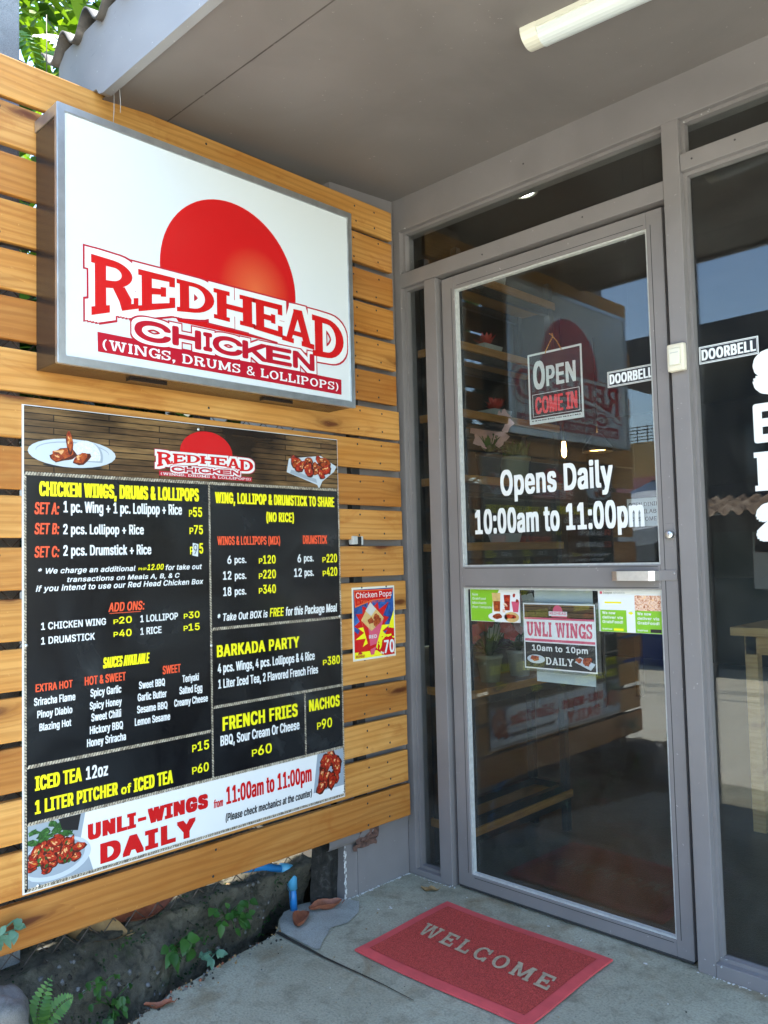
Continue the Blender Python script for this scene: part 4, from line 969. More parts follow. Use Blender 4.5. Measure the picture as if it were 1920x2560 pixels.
# ------------------------------------------------------------------ small poster on the slats
PS = thing('poster', (.047, -.195, .797), 'small red and blue chicken pops poster pinned on slats right of the menu', 'poster')
mb = MB(); mb.box((.0462, -.299, .797), (.0472, -.090, 1.047), 'whitepaint'); mb.build('laminated_sheet', PS)
dc = Decal(FL(.0474)); q = lambda u, v: (u, v)
a0, a1, b0, b1 = -.292, -.096, .804, 1.040
dc.rect(a0, b0, a1, b1, 'bluep', 0)
def spikes(cx, cy, r0, r1, n, mat, d, rr, e=1.0):
    pts = []
    for k in range(2*n):
        a = math.pi*k/n; r = (r1*rr.uniform(.75, 1.1) if k % 2 else r0)
        pts.append((min(a1, max(a0, cx+r*math.cos(a))), min(b1, max(b0, cy+r*math.sin(a)*e))))
    dc.poly(pts, mat, d)
rr = random.Random(8)
dc.poly([(a0, b0), (a1, b0), (a1, .93), (-.15, .87), (-.2, .83), (a0, .9)], 'red', 1e-4)
spikes(-.205, .915, .062, .105, 13, 'red', 2e-4, rr, 1.0); spikes(-.2, .89, .045, .085, 12, 'yellow', 3e-4, rr, .9)
dc.poly([(a0, b0), (-.15, b0), (-.185, .825), (a0, .826)], 'yellow', 4e-4); dc.poly([(a1, .96), (a1, .895), (-.125, .90)], 'yellow', 4e-4)
dc.poly([(-.213, .994), (-.148, .936), (-.2, .812), (-.215, .812), (-.258, .934)], 'kraft', 6e-4); dc.poly([(-.213, .994), (-.237, .965), (-.21, .945), (-.185, .968)], 'cloth', 7e-4)
for k in range(9): dc.blob(-.205+rr.uniform(-.036, .036), .925+rr.uniform(-.012, .016), .014, .011, 'chicken' if k % 3 else 'kraft', 8e-4+k*2e-5, rr, 9, .2)
dc.poly([(-.257, .932), (-.21, .893), (-.15, .93), (-.2, .812), (-.215, .812)], 'pink', 1.1e-3); dc.poly([(-.257, .932), (-.225, .905), (-.215, .815), (-.222, .83)], 'red', 1.2e-3)
dc.text('RED', -.223, -.185, .868, .012, 'bold', 'white', 1.3e-3); dc.poly([(-.222, .842), (-.187, .848), (-.19, .838), (-.219, .830)], 'red', 1.3e-3)
dc.poly([(-.287, .978), (-.291, 1.038), (-.097, 1.036), (-.112, 1.001), (-.2, .999)], 'orangep', 1.2e-3); dc.poly([(-.284, .984), (-.287, 1.034), (-.101, 1.032), (-.114, 1.004), (-.2, 1.002)], 'red', 1.3e-3)
dc.text('Chicken Pops', -.281, -.106, 1.010, .019, 'reg', 'white', 1.4e-3); dc.text('in Take Away Wrap', -.275, -.140, .992, .0105, 'reg', 'orangep', 1.4e-3)
spikes(-.132, .838, .038, .048, 14, 'yellow', 1.3e-3, rr); spikes(-.128, .834, .036, .043, 14, 'red', 1.45e-3, rr)
dc.text('70', -.150, -.098, .811, .045, 'nar', 'white', 1.5e-3); dc.text('Php', -.168, -.152, .810, .008, 'nar', 'white', 1.5e-3)
dc.text('REDHEAD', -.288, -.246, .807, .009, 'bold', 'rimred', 1.5e-3); dc.ell(-.267, .818, .010, .009, 'rimred', 1.4e-3, 14, 0, 180)
dc.build('printed_picture', PS)

# ------------------------------------------------------------------ ceiling tube light
TL = thing('tube_light', (1.2, -.5, 2.46), 'white slim tube light fixed under the grey ceiling', 'light fixture')
def zc(y): return 2.497+y*.0638
def tl(u, w, h):   # u along, w across, h below ceiling
    ax = Vector((.905, .425*0+.06, 0)).normalized(); 
    ax = Vector((.985, .12, 0)).normalized(); side = Vector((-ax.y, ax.x, 0)); p_ = Vector((.967, -.505, 0))+ax*u+side*w
    return (p_.x, p_.y, zc(p_.y)-h)
def tlbar(u0, u1, prof, mat, name):
    mb = MB(); vs = [tl(u, w, h) for u in (u0, u1) for w, h in prof]; n = len(prof)
    fs = [(i, (i+1) % n, n+(i+1) % n, n+i) for i in range(n)]+[tuple(range(n-1, -1, -1)), tuple(range(n, 2*n))]
    bm = bmesh.new(); bv = [bm.verts.new(v) for v in vs]
    for f in fs: bm.faces.new([bv[i] for i in f])
    bmesh.ops.recalc_face_normals(bm, faces=bm.faces[:]); mb.addbm(bm, mat); return mb.build(name, TL)
arc = [(.042*math.cos(R(a)), .004+.034*math.sin(R(a))) for a in range(0, 181, 15)]
arc2 = [(.036*math.cos(R(a)), .006+.030*math.sin(R(a))) for a in range(0, 181, 15)]
tlbar(0, .042, [(.044, 0)]+[(x*1.05, y+.001) for x, y in arc]+[(-.044, 0)], 'whitepaint', 'end_cap'); tlbar(1.20, 1.242, [(.044, 0)]+[(x*1.05, y+.001) for x, y in arc]+[(-.044, 0)], 'whitepaint', 'end_cap')
tlbar(.042, 1.20, [(.043, .0005), (.043, .014), (-.043, .014), (-.043, .0005)], 'whitepaint', 'base')
tlbar(.0421, 1.1999, [(x, y+.008) for x, y in arc2], 'diffuser', 'diffuser')

# ------------------------------------------------------------------ doorbell and stickers
DB = thing('doorbell', (1.098, -.004, 1.648), 'cream plastic doorbell button on the grey mullion right of the door', 'doorbell')
mb = MB(); mb.box((1.072, -.024, 1.648), (1.124, -.0035, 1.727), 'cream', .008); mb.build('case', DB)
mb = MB(); mb.box((1.080, -.0285, 1.665), (1.113, -.0242, 1.712), 'whitepaint', .003); mb.box((1.085, -.0292, 1.699), (1.108, -.0284, 1.701), 'bead'); mb.build('push_button', DB)
def sticker(name, x0, z0, x1, z1, label, yel):
    t_ = thing(name, ((x0+x1)/2, .0395, z0), label, 'sticker', 'doorbell stickers on the glass'); mb = MB()
    mb.box((x0, .0388, z0), (x1, .0396, z1), 'ink'); mb.build('backing', t_)
    dc = Decal(FF(.0386)); dc.ring(x0+.001, z0+.001, x1-.001, z1-.001, .0022, 'cloth' if yel else 'white', 0); dc.ring(x0+.0045, z0+.0045, x1-.0045, z1-.0045, .0014, 'white', 0)
    dc.text('DOORBELL', x0+.008, x1-.008, z0+.0105, z1-z0-.021, 'imp', 'white', 0); dc.build('lettering', t_)
sticker('doorbell_sticker', .851, 1.647, 1.007, 1.698, 'black doorbell sticker with bold white capitals on the door glass', True)
sticker('doorbell_sticker', 1.138, 1.667, 1.302, 1.718, 'black doorbell sticker with bold white capitals on the large window', False)

# ------------------------------------------------------------------ hanging open sign (inside of the door glass)
OS = thing('open_sign', (.658, .050, 1.573), 'black and white open sign with red words hanging on a cord behind the door glass', 'sign')
mb = MB(); mb.box((.556, .0505, 1.573), (.760, .0525, 1.808), 'ink', .0005); mb.build('panel', OS)
dc = Decal(FF(.0502)); dc.ring(.556, 1.573, .760, 1.808, .0065, 'white', 0); dc.rect(.5625, 1.5795, .7535, 1.5905, 'white', 0)
rr = random.Random(2)
x = .566
while x < .745:
    w = rr.uniform(.002, .006); dc.rect(x, 1.5825, x+w, 1.5865, 'ink', 1e-4); x += w+rr.uniform(.001, .005)
dc.text('O', .576, .621, 1.688, .092, 'bold', 'white', 0); dc.text('PEN', .626, .736, 1.692, .067, 'bold', 'white', 0)
dc.ring(.570, 1.597, .747, 1.672, .0018, 'white', 0); dc.text('COME IN', .580, .738, 1.606, .055, 'nar', 'brightred', 0)
dc.build('lettering', OS)
mb = MB(); mb.tube([(.625, .0515, 1.800), (.628, .0495, 1.808), (.645, .0495, 1.835), (.657, .0495, 1.850), (.655, .049, 1.862)], .0016, 'cord', 6); mb.tube([(.688, .0515, 1.800), (.684, .0495, 1.808), (.67, .0495, 1.835), (.657, .0495, 1.850), (.652, .048, 1.858), (.646, .047, 1.862)], .0016, 'cord', 6)
mb.tube([(.656, .0495, 1.848), (.656, .0515, 1.853), (.656, .0495, 1.895)], .0012, 'acrylic', 6); mb.build('cord', OS)
mb = MB(); mb.lathe((.652, .0465, 1.905), [(.017, 0), (.014, .003), (.006, .005), (.004, .010), (.006, .012), (0, .014)], 'acrylic', 16, 'y'); mb.build('suction_cup', OS)

# ------------------------------------------------------------------ flyers and acrylic holder on the lower door glass
def flyer(name, x0, z0, x1, z1, label):
    t_ = thing(name, ((x0+x1)/2, .039, z0), label, 'flyer', 'delivery flyers on the door glass'); mb = MB(); mb.box((x0, .0388, z0), (x1, .0395, z1), 'white'); mb.build('sheet', t_); return t_, Decal(FF(.0386))
F1, dc = flyer('green_flyer', .292, .920, .500, 1.035, 'lime green flyer with iced drinks photo on the lower door glass')
dc.poly([(.293, .921), (.395, .921), (.385, .95), (.388, .99), (.408, 1.015), (.42, 1.034), (.293, 1.034)], 'greenp', 0); dc.rect(.38, .921, .499, 1.034, 'pink', -5e-5); dc.rect(.38, .921, .499, 1.034, 'white', -2e-5)
for k, s_ in enumerate(('New', 'GrabFood', 'Merchants', 'Post Template')): dc.text(s_, .301, .301+(.025, .057, .06, .082)[k], 1.008-k*.0145, .0085, 'reg', 'white', 2e-4)
rr = random.Random(4)
dc.poly([(.385, 1.018), (.422, 1.018), (.418, .955), (.392, .955)], 'kraft', 3e-4); dc.poly([(.392, .99), (.42, .99), (.418, .957), (.394, .957)], 'chicken', 4e-4)
dc.poly([(.435, 1.012), (.462, 1.012), (.458, .96), (.438, .96)], 'chickenred', 3e-4); dc.poly([(.466, .99), (.498, .99), (.492, .955), (.472, .955)], 'pink', 3e-4)
dc.ell(.41, .938, .042, .015, 'white', 5e-4); dc.ell(.465, .938, .03, .017, 'kraft', 5e-4); dc.blob(.408, .94, .02, .01, 'chicken', 6e-4, rr); dc.blob(.466, .94, .02, .008, 'chickenred', 6e-4, rr)
for k in range(8): dc.blob(rr.uniform(.43, .495), rr.uniform(.955, 1.02), .006, .006, rr.choice(['photo', 'chickenred', 'cloth']), 7e-4+k*1e-5, rr)
dc.build('print', F1)
F2, dc = flyer('delivery_flyer', .790, .906, 1.004, 1.033, 'white and green delivery flyer beside the door handle, on the lower door glass')
dc.text('Instagram', .808, .838, 1.021, .007, 'reg', 'ink', 0); dc.text('STORIES', .843, .880, 1.021, .006, 'reg', 'platesh', 0); dc.rect(.797, 1.020, .805, 1.028, 'pink', 0)
dc.rect(.812, .992, .868, .997, 'yellow', 0)
for x0, x1 in ((.796, .883), (.911, .999)): 
    dc.rect(x0, .9065, x1, .972, 'greenp', 0)
    for k, s_ in enumerate(('We now', 'deliver via', 'GrabFood!')): dc.text(s_, x0+.007, x0+.007+(.044, .068, .068)[k], .959-k*.0135, .0085, 'bold', 'white', 2e-4)
    dc.text('GrabFood', x0+.006, x0+.038, .912, .005, 'bold', 'white', 2e-4)
dc.rect(.840, .910, .872, .917, 'yellow', 2e-4); dc.rect(.958, .909, .992, .919, 'ink', 2e-4); dc.rect(.911, .972, .999, 1.017, 'photo', 0)
dc.poly([(.890, .967), (.897, .967), (.897, .970), (.906, .964), (.897, .958), (.897, .961), (.890, .961)], 'yellow', 0)
dc.build('print', F2)
PP = MB(); PP.box((.551, .0482, .733), (.766, .0490, 1.0315), 'paper'); tag(PP.build('paper_sheet', origin=(.658, .0485, .733)), 'pale blank paper sheet taped behind the door glass at the acrylic holder', 'paper')
AH = thing('sign_holder', (.672, .036, .779), 'clear acrylic holder with a white and black daily wings notice on the lower door glass', 'sign holder')
mb = MB(); xa, xb, za_, zb_ = .520, .795, .770, .993
mb.box((xa, .0345, za_), (xb, .0375, zb_), 'acrylic'); mb.box((xa, .0150, za_), (xb, .0175, zb_), 'acrylic'); mb.box((xa, .0176, za_), (xb, .0344, za_+.003), 'acrylic'); mb.box((xa, .0176, za_+.003), (xa+.003, .0344, zb_), 'acrylic'); mb.box((xb-.003, .0176, za_+.003), (xb, .0344, zb_), 'acrylic')
mb.build('holder', AH)
mb = MB(); x0, x1, z0_, z1_ = .526, .790, .778, .988; mb.box((x0, .0190, z0_), (x1, .0196, z1_), 'white'); NT = mb.build('notice', AH)
dc = Decal(FF(.0188)); hd = .942
dc.rect(x0+.004, hd, x1-.004, z1_-.004, 'planks', 0); dc.rect(x0+.004, hd-.006, x1-.004, hd, 'pink', 0); dc.rect(x0+.004, .866, x1-.004, .874, 'pink', 0); dc.rect(x0+.004, z0_+.004, x1-.004, .862, 'ink', 0)
dc.ell(.657, .963, .018, .020, 'pink', 1e-4, 16, 0, 180); dc.rect(.624, .949, .691, .963, 'white', 2e-4); dc.text('REDHEAD', .627, .688, .953, .0085, 'bold', 'pink', 3e-4); dc.rect(.634, .945, .690, .949, 'pink', 3e-4)
slabtext(dc, 'UNLI WINGS', .538, .778, .882, .046, 'rimred', 1e-4, .12, t=.26); slabtext(dc, 'UNLI WINGS', .5395, .7765, .8832, .0435, 'pink', 2.2e-4, .14, t=.24)
dc.text('10am to 10pm', .556, .760, .836, .0185, 'bold', 'white', 2e-4); slabtext(dc, 'DAILY', .607, .708, .794, .023, 'white', 2e-4, .1)
dc.ell(.570, .809, .034, .014, 'plate', 2e-4); dc.blob(.566, .812, .016, .009, 'chicken', 3e-4, rr); dc.poly([(.712, .808), (.768, .786), (.785, .806), (.73, .826)], 'plate', 2e-4)
for k in range(7): dc.blob(.748+rr.uniform(-.022, .022), .811+rr.uniform(-.006, .010), .011, .008, 'chicken', 3e-4+k*2e-5, rr)
dc.build('notice_print', NT)

# ------------------------------------------------------------------ doormat
DM = thing('doormat', (.585, -.33, .004), 'worn red welcome doormat on the porch concrete before the door', 'doormat')
mb = MB(); ca, cb_, da, db_ = .285, .885, -.548, -.116; w = .034; rr = random.Random(6)
def matpt(u, v): # slight warp at the corners
    return (u+.006*math.sin(v*9)+.004*math.sin(u*11), v+.006*math.sin(u*8+1))
def dens(x0, y0, x1, y1, z, mat, mb, nx, ny):
    vs = []; 
    for j in range(ny+1):
        for i in range(nx+1):
            x, y = matpt(x0+(x1-x0)*i/nx, y0+(y1-y0)*j/ny); vs.append((x, y, z))
    m_ = nx+1; mb.add(vs, [(j*m_+i, j*m_+i+1, j*m_+m_+i+1, j*m_+m_+i) for j in range(ny) for i in range(nx)], mat)
N = 24; O_ = []; I2 = []
per = [(ca+(cb_-ca)*i/N, da) for i in range(N)]+[(cb_, da+(db_-da)*i/N) for i in range(N)]+[(cb_-(cb_-ca)*i/N, db_) for i in range(N)]+[(ca, db_-(db_-da)*i/N) for i in range(N)]
inn = [(ca+w+(cb_-ca-2*w)*i/N, da+w) for i in range(N)]+[(cb_-w, da+w+(db_-da-2*w)*i/N) for i in range(N)]+[(cb_-w-(cb_-ca-2*w)*i/N, db_-w) for i in range(N)]+[(ca+w, db_-w-(db_-da-2*w)*i/N) for i in range(N)]
T4 = 4*N; vs = [(*matpt(*q), .004) for q in per]+[(*matpt(*q), .0095) for q in per]+[(*matpt(*q), .011) for q in inn]
fs = [(i, (i+1) % T4, T4+(i+1) % T4, T4+i) for i in range(T4)]+[(T4+i, T4+(i+1) % T4, 2*T4+(i+1) % T4, 2*T4+i) for i in range(T4)]
mb.add(vs, fs, 'matedge'); mb.build('border', DM)
mb = MB(); dens(ca+w-.002, da+w-.002, cb_-w+.002, db_-w+.002, .0122, 'carpet', mb, 20, 14)
for k in range(1500):   # loops standing out of the pile
    x, y = matpt(rr.uniform(ca+w+.003, cb_-w-.003), rr.uniform(da+w+.003, db_-w-.003)); r_ = rr.uniform(.0014, .003); z = .0123
    mb.add([(x-r_, y, z), (x, y-r_, z), (x+r_, y, z), (x, y+r_, z), (x+rr.uniform(-r_, r_), y+rr.uniform(-r_, r_), z+r_*.8)], [(0, 1, 4), (1, 2, 4), (2, 3, 4), (3, 0, 4)], 'carpet')
mb.build('pile', DM)
dc = Decal(FG(.0148)); wl_ = [glyph(c, t=.20, s=.13) for c in 'WELCOME']; tot = sum(a[0] for a in wl_)+.32*6; k = .478/tot; x = 0; ta = -.043
for w_, vs, fs in wl_:
    pts = []
    for vx, vy in vs:
        u, v = x+vx*k, vy*.072; u -= .27*v
        pts.append((.362+u*math.cos(ta)-v*math.sin(ta), -.360+u*math.sin(ta)+v*math.cos(ta)))
    dc.polys(pts, fs, 'mattext', 0); x += (w_+.32)*k
dc.build('lettering', DM)

def leafpoly(mb, base, d, up, L, Wd, mat, fold=.25, droop=.2, n=4):
    d = Vector(d).normalized(); up = Vector(up); s = d.cross(up)
    if s.length < 1e-4: s = d.orthogonal()
    s.normalize(); nrm = s.cross(d).normalized(); vs = []; fs = []; base = Vector(base)
    for i in range(n+1):
        u = i/n; w = Wd/2*(math.sin(math.pi*(u**.75))**.9 if 0 < u < 1 else 0); c = base+d*L*u-Vector((0, 0, 1))*droop*L*u*u
        if i in (0, n): vs.append(c)
        else: vs += [c+s*w+nrm*w*fold, c, c-s*w+nrm*w*fold]
    def ix(i, k): return 0 if i == 0 else (3*(n-1)+1 if i == n else 1+3*(i-1)+k)
    for i in range(n):
        for k in (0, 1):
            f = [ix(i, k), ix(i+1, k), ix(i+1, k+1), ix(i, k+1)]; g = []
            for q in f:
                if q not in g: g.append(q)
            if len(g) > 2: fs.append(tuple(g))
    mb.add(vs, fs, mat, True)
# ------------------------------------------------------------------ old concrete base under the fence
mb = MB(); rr = random.Random(14)
def wall_pt(y, s):     # s runs up the face (0..1) and back over the top (1..1.6)
    ex = edge_x(y)-.045+.02*noise.noise(Vector((y*5, 3, 0)))
    topz = .152+.018*noise.noise(Vector((y*3.1, 7, 1)))-.02*max(0, -y-1.2)*3; xt = -.035+.03*noise.noise(Vector((y*2.7, 1, 5)))+.09*max(0, -y-1.1)
    if s <= 1: x, z = ex+(xt-ex)*(s**1.3), -.1+(topz+.1)*s
    else: x, z = xt-(s-1)*.55, topz-.012*(s-1)
    if s < .7 and -1.0 < y < -.45: x -= .075*(1-s/.7)**.6*min(1, (y+1.0)/.12)*(.6+.6*noise.noise(Vector((y*9, 2, 2))))
    nv = noise.noise(Vector((x*9, y*9, z*11)))*.030+noise.noise(Vector((x*26, y*26, z*26)))*.014+noise.noise(Vector((x*70, y*70, z*70)))*.006
    return (x+nv*(1 if s < 1.05 else .2), y, z+nv*.6)
NY, NS = 320, 70; vs = []
for i in range(NY+1):
    y = -2.0+(1.59)*i/NY
    for j in range(NS+1): vs.append(wall_pt(y, 1.6*j/NS))
fs = [(i*(NS+1)+j, (i+1)*(NS+1)+j, (i+1)*(NS+1)+j+1, i*(NS+1)+j+1) for i in range(NY) for j in range(NS)]
mb.add(vs, fs, 'stone', True)
tag(mb.build('retaining_wall', origin=(0, -1.2, -.1)), 'low mossy old concrete base wall under the slat fence along the porch', 'wall')

# chain link behind the slats
CL = MB(); xx = -.07; y0, y1, z0, z1 = -1.66, -.44, .11, 2.0; st = .068
k = -40
while k < 60:
    for sgn in (1, -1):
        pts = []
        # line y = c + sgn*(z - z0)
        c = y0+k*st
        za, zb = z0, z1
        ya, yb = c, c+sgn*(z1-z0)
        t0, t1 = 0.0, 1.0
        dy = yb-ya
        for lim, lo in ((y0, True), (y1, False)):
            t = (lim-ya)/dy
            if lo: 
                if dy > 0: t0 = max(t0, t)
                else: t1 = min(t1, t)
            else:
                if dy > 0: t1 = min(t1, t)
                else: t0 = max(t0, t)
        if t1 > t0+.02:
            CL.tube([(xx+sgn*.002, ya+dy*t0, za+(zb-za)*t0), (xx+sgn*.002, ya+dy*t1, za+(zb-za)*t1)], .0016, 'wire', 5, False)
    k += 1
CL.tube([(xx, y0, z1), (xx, y1, z1)], .012, 'wire', 8); CL.tube([(xx, y0+.02, .05), (xx, y0+.02, z1)], .016, 'wire', 8)
tag(CL.build('chain_link_fence', origin=(xx, -1, .1)), 'rusty chain link fence standing behind the wooden slats', 'fence')

# moss, rootlets and crumbs clinging to the old wall
mb = MB(); rr = random.Random(77)
for k in range(1500):
    y = rr.uniform(-1.75, -.47); s_ = rr.uniform(.25, 1.25); p_ = Vector(wall_pt(y, s_)); f_ = noise.noise(Vector((y*5, s_*2.2, 9)))
    if f_ > .06: leafpoly(mb, p_, (rr.uniform(.2, 1), rr.uniform(-1, 1), rr.uniform(-.6, .8)), (.7, 0, .7), rr.uniform(.006, .015), rr.uniform(.004, .008), 'leafD' if f_ < .28 else 'leafC', .2, .2, 3)
    elif f_ < -.12 and rr.random() < .5:
        bm = bmesh.new(); bmesh.ops.create_icosphere(bm, subdivisions=1, radius=rr.uniform(.002, .008))
        for v in bm.verts: v.co *= rr.uniform(.7, 1.3)
        mb.addbm(bm, rr.choice(['stone', 'stone', 'rock', 'soil']), False, Matrix.Translation(p_))
for k in range(60):
    y = rr.uniform(-1.7, -.5); p_ = Vector(wall_pt(y, rr.uniform(.6, 1.1))); q_ = p_+Vector((.012, rr.uniform(-.03, .03), -rr.uniform(.02, .06))); mb.tube([p_, p_.lerp(q_, .5)+Vector((.008, .004, .0)), q_], .0008, 'bark', 4)
for k in range(160):
    y = rr.uniform(-1.5, -.6); x = edge_x(y)+rr.uniform(-.012, .05)*rr.random(); bm = bmesh.new(); bmesh.ops.create_icosphere(bm, subdivisions=1, radius=rr.uniform(.0012, .005))
    for v in bm.verts: v.co *= rr.uniform(.6, 1.3)
    mb.addbm(bm, rr.choice(['soil', 'tanleaf', 'rock', 'bark', 'deadleaf']), False, Matrix.Translation((x, y, .002)))
o = mb.build('moss_and_crumbs', origin=(.05, -1.1, 0)); o['kind'] = 'stuff'
# blue water pipe
WPp = thing('water_pipe', (-.064, -.484, 0), 'blue plastic water pipe with elbow coming from under the fence into the porch floor', 'pipe')
mb = MB(); mb.tube([(-.064, -.486, -.01), (-.064, -.492, .085)], .0125, 'pvc', 14); mb.tube([(-.068, -.53, .145), (-.075, -.60, .172), (-.10, -.80, .20)], .0125, 'pvc', 14); mb.build('pipe', WPp)
mb = MB(); mb.tube([(-.064, -.4915, .072), (-.064, -.492, .104), (-.064, -.4945, .124), (-.0645, -.502, .138), (-.066, -.515, .144), (-.0685, -.536, .149)], .0165, 'pvcj', 14); mb.build('elbow', WPp)

# ------------------------------------------------------------------ fallen leaves, stones
def curl_leaf(name, loc, L, Wd, rot, curl, mat, label, stem=True, seed=1, tilt=(0, 0), group='fallen dry leaves'):
    rr = random.Random(seed); mb = MB(); NU, NV = 14, 8; vs = []
    Rm = Matrix.Rotation(rot, 3, 'Z') @ Matrix.Rotation(tilt[0], 3, 'X') @ Matrix.Rotation(tilt[1], 3, 'Y')
    for i in range(NU+1):
        u = i/NU; wdt = Wd*math.sin(math.pi*min(1, max(.04, u*.96+.02)))**.75
        for j in range(NV+1):
            s = j/NV*2-1; a = s*curl
            x = (u-.5)*L; y = wdt/2*math.sin(a)/max(.3, curl); z = wdt/2*(1-math.cos(a))/max(.3, curl)*1.1+.014*(u-.5)**2*L*30+rr.uniform(-.0012, .0012)+.003*math.sin(u*9+seed)
            v = Rm @ Vector((x, y, z)); vs.append((loc[0]+v.x, loc[1]+v.y, loc[2]+v.z+.003))
    n = len(vs); m_ = NV+1
    vs2 = vs+[(x, y, z-.0012) for x, y, z in vs]
    fs = [(i*m_+j, i*m_+j+1, i*m_+m_+j+1, i*m_+m_+j) for i in range(NU) for j in range(NV)]
    fs += [tuple(n+q for q in f[::-1]) for f in fs]
    mb.add(vs2, fs, mat, True)
    if stem:
        p0 = Rm @ Vector((L*.5, 0, .004)); p1 = Rm @ Vector((L*.62, .004, .012))
        mb.tube([(loc[0]+p0.x, loc[1]+p0.y, loc[2]+p0.z+.003), (loc[0]+p1.x, loc[1]+p1.y, loc[2]+p1.z+.003)], [.0016, .0009], mat, 5)
    return tag(mb.build(name, origin=loc), label, 'leaf', group)
curl_leaf('dry_leaf', (.028, -.532, .004), .105, .075, 2.15, 1.5, 'deadleaf', 'curled reddish brown dry leaf on the cement patch, the one nearer the fence base', True, 3)
curl_leaf('dry_leaf', (.012, -.415, .004), .115, .07, 1.25, 1.3, 'deadleaf', 'folded reddish brown dry leaf on the cement patch, the one nearer the wall', True, 5)
curl_leaf('dry_leaf', (.125, -1.09, .0), .075, .03, 1.0, .9, 'deadleaf', 'small brown dry leaf on the porch edge by the mossy wall', True, 7)
curl_leaf('dry_leaf', (-.09, -1.16, .14), .17, .11, .9, 1.1, 'tanleaf', 'large tan dead leaf lying behind the fence on the base wall', True, 9, (.5, .2))
curl_leaf('dry_leaf', (-.10, -1.0, .15), .19, .11, 1.5, 1.2, 'deadleaf', 'large dark brown dead leaf behind the fence, next to the tan one', True, 12, (.5, -.2))
curl_leaf('dry_leaf', (.165, -.075, .0), .06, .032, .5, .8, 'tanleaf', 'small greenish leaf scrap on the concrete in the corner by the narrow side window', True, 15)
mb = MB(); rr = random.Random(19)
for k in range(60):
    x, y = -.06-rr.random()**1.5*.3, rr.uniform(-1.6, -.45); bm = bmesh.new(); bmesh.ops.create_icosphere(bm, subdivisions=1, radius=rr.uniform(.008, .03))
    for v in bm.verts: v.co *= rr.uniform(.75, 1.2)
    mb.addbm(bm, rr.choice(['stone', 'rock', 'soil', 'tanleaf']), False, Matrix.Translation((x, y, .13)) @ Matrix.Diagonal((1.2, 1.3, .6, 1)))
o = mb.build('leaf_litter', origin=(-.2, -1, .13)); o['kind'] = 'stuff'
def rock(loc, r, label, seed):
    bm = bmesh.new(); bmesh.ops.create_icosphere(bm, subdivisions=4, radius=1)
    for v in bm.verts:
        d = v.co.normalized(); f = 1+.22*noise.noise(d*1.7+Vector((seed, 0, 0)))+.06*noise.noise(d*6)+.02*noise.noise(d*19)
        c = max(abs(d.x)*.95, abs(d.y), abs(d.z)); v.co = Vector((d.x*f*r[0], d.y*f*r[1], d.z*f*r[2]))/(c**.45)
    mb = MB(); mb.addbm(bm, 'rock', True, Matrix.Translation(loc)); return tag(mb.build('rock', origin=(loc[0], loc[1], loc[2]-r[2])), label, 'rock', 'rocks by the base wall')
rock((.125, -1.515, .085), (.085, .085, .115), 'angular grey rock at the left end of the mossy base wall', 2)
rock((.215, -1.47, .02), (.05, .05, .05), 'small pale stone lying at the foot of the grey rock', 5)
# litter on the concrete
mb = MB(); rr = random.Random(23)
for (x, y) in [(.155, -.26), (.16, -.27), (.165, -.265), (.25, -.19), (.14, -.30), (.95, -.06), (.62, -.04)]:
    bm = bmesh.new(); bmesh.ops.create_icosphere(bm, subdivisions=1, radius=rr.uniform(.0015, .0035))
    for v in bm.verts: v.co *= rr.uniform(.6, 1.3)
    mb.addbm(bm, 'flake', False, Matrix.Translation((x, y, .002)) @ Matrix.Diagonal((1.8, 1.2, .5, 1)))
for k in range(240):
    x, y = rr.uniform(.1, 1.9), rr.uniform(-1.6, -.02); r_ = rr.uniform(.0008, .0028)
    if .28 < x < .89 and -.56 < y < -.11: continue
    bm = bmesh.new(); bmesh.ops.create_icosphere(bm, subdivisions=1, radius=r_); mb.addbm(bm, rr.choice(['flake', 'soil', 'tanleaf', 'rock']), False, Matrix.Translation((x, y, .001)))
o = mb.build('grit', origin=(.6, -.5, 0)); o['kind'] = 'stuff'

# ------------------------------------------------------------------ plants
def weed(loc, n, L, Wd, H, mat, seed, label, lean=(.6, -.1), spread=1.0):
    rr = random.Random(seed); t_ = thing('weed', loc, label, 'plant', 'weeds on the base wall'); st = MB(); lf = MB()
    for k in range(n):
        a = rr.uniform(-2.2, 2.2); r = spread*rr.uniform(.02, .06); tip = Vector((loc[0]+lean[0]*H*rr.uniform(.2, 1)+r*math.cos(a)*.8, loc[1]+lean[1]*H+r*math.sin(a)*1.2, loc[2]+H*rr.uniform(-.3, 1)))
        mid = (Vector(loc)+tip)/2+Vector((.01, 0, .012)); st.tube([loc, mid, tip], [.0018, .0014, .001], mat, 5)
        for q in range(rr.choice((1, 2, 2))): leafpoly(lf, tip, (rr.uniform(.1, .8), rr.uniform(-1, 1), rr.uniform(-.9, .3)), (.7, 0, .7), L*rr.uniform(.6, 1.1), Wd*rr.uniform(.7, 1.1), mat, .2, .3)
    st.build('stem', t_); lf.build('foliage', t_)
weed((.03, -.985, .085), 8, .038, .031, .045, 'leafC', 4, 'broad-leaved green weed hanging from the middle of the mossy base wall', (.8, .1), .8)
weed((.01, -.80, .10), 18, .028, .023, .05, 'leafC', 6, 'bushy green weed on the mossy base wall, nearest the blue pipe', (.8, -.1), 1.0)
weed((.03, -.86, .02), 6, .026, .022, .03, 'leafE', 8, 'tiny pale green weed low in the gap below the bushy weed', (.6, .1), .7)
weed((.06, -1.19, .02), 12, .024, .016, .05, 'leafC', 10, 'small ferny moss plant low on the base wall, right of the fern', (.3, 0), 1.0)
weed((.075, -1.22, .09), 7, .022, .016, .03, 'leafC', 12, 'small leafy sprig higher on the base wall, right of the fern', (.3, 0), .8)
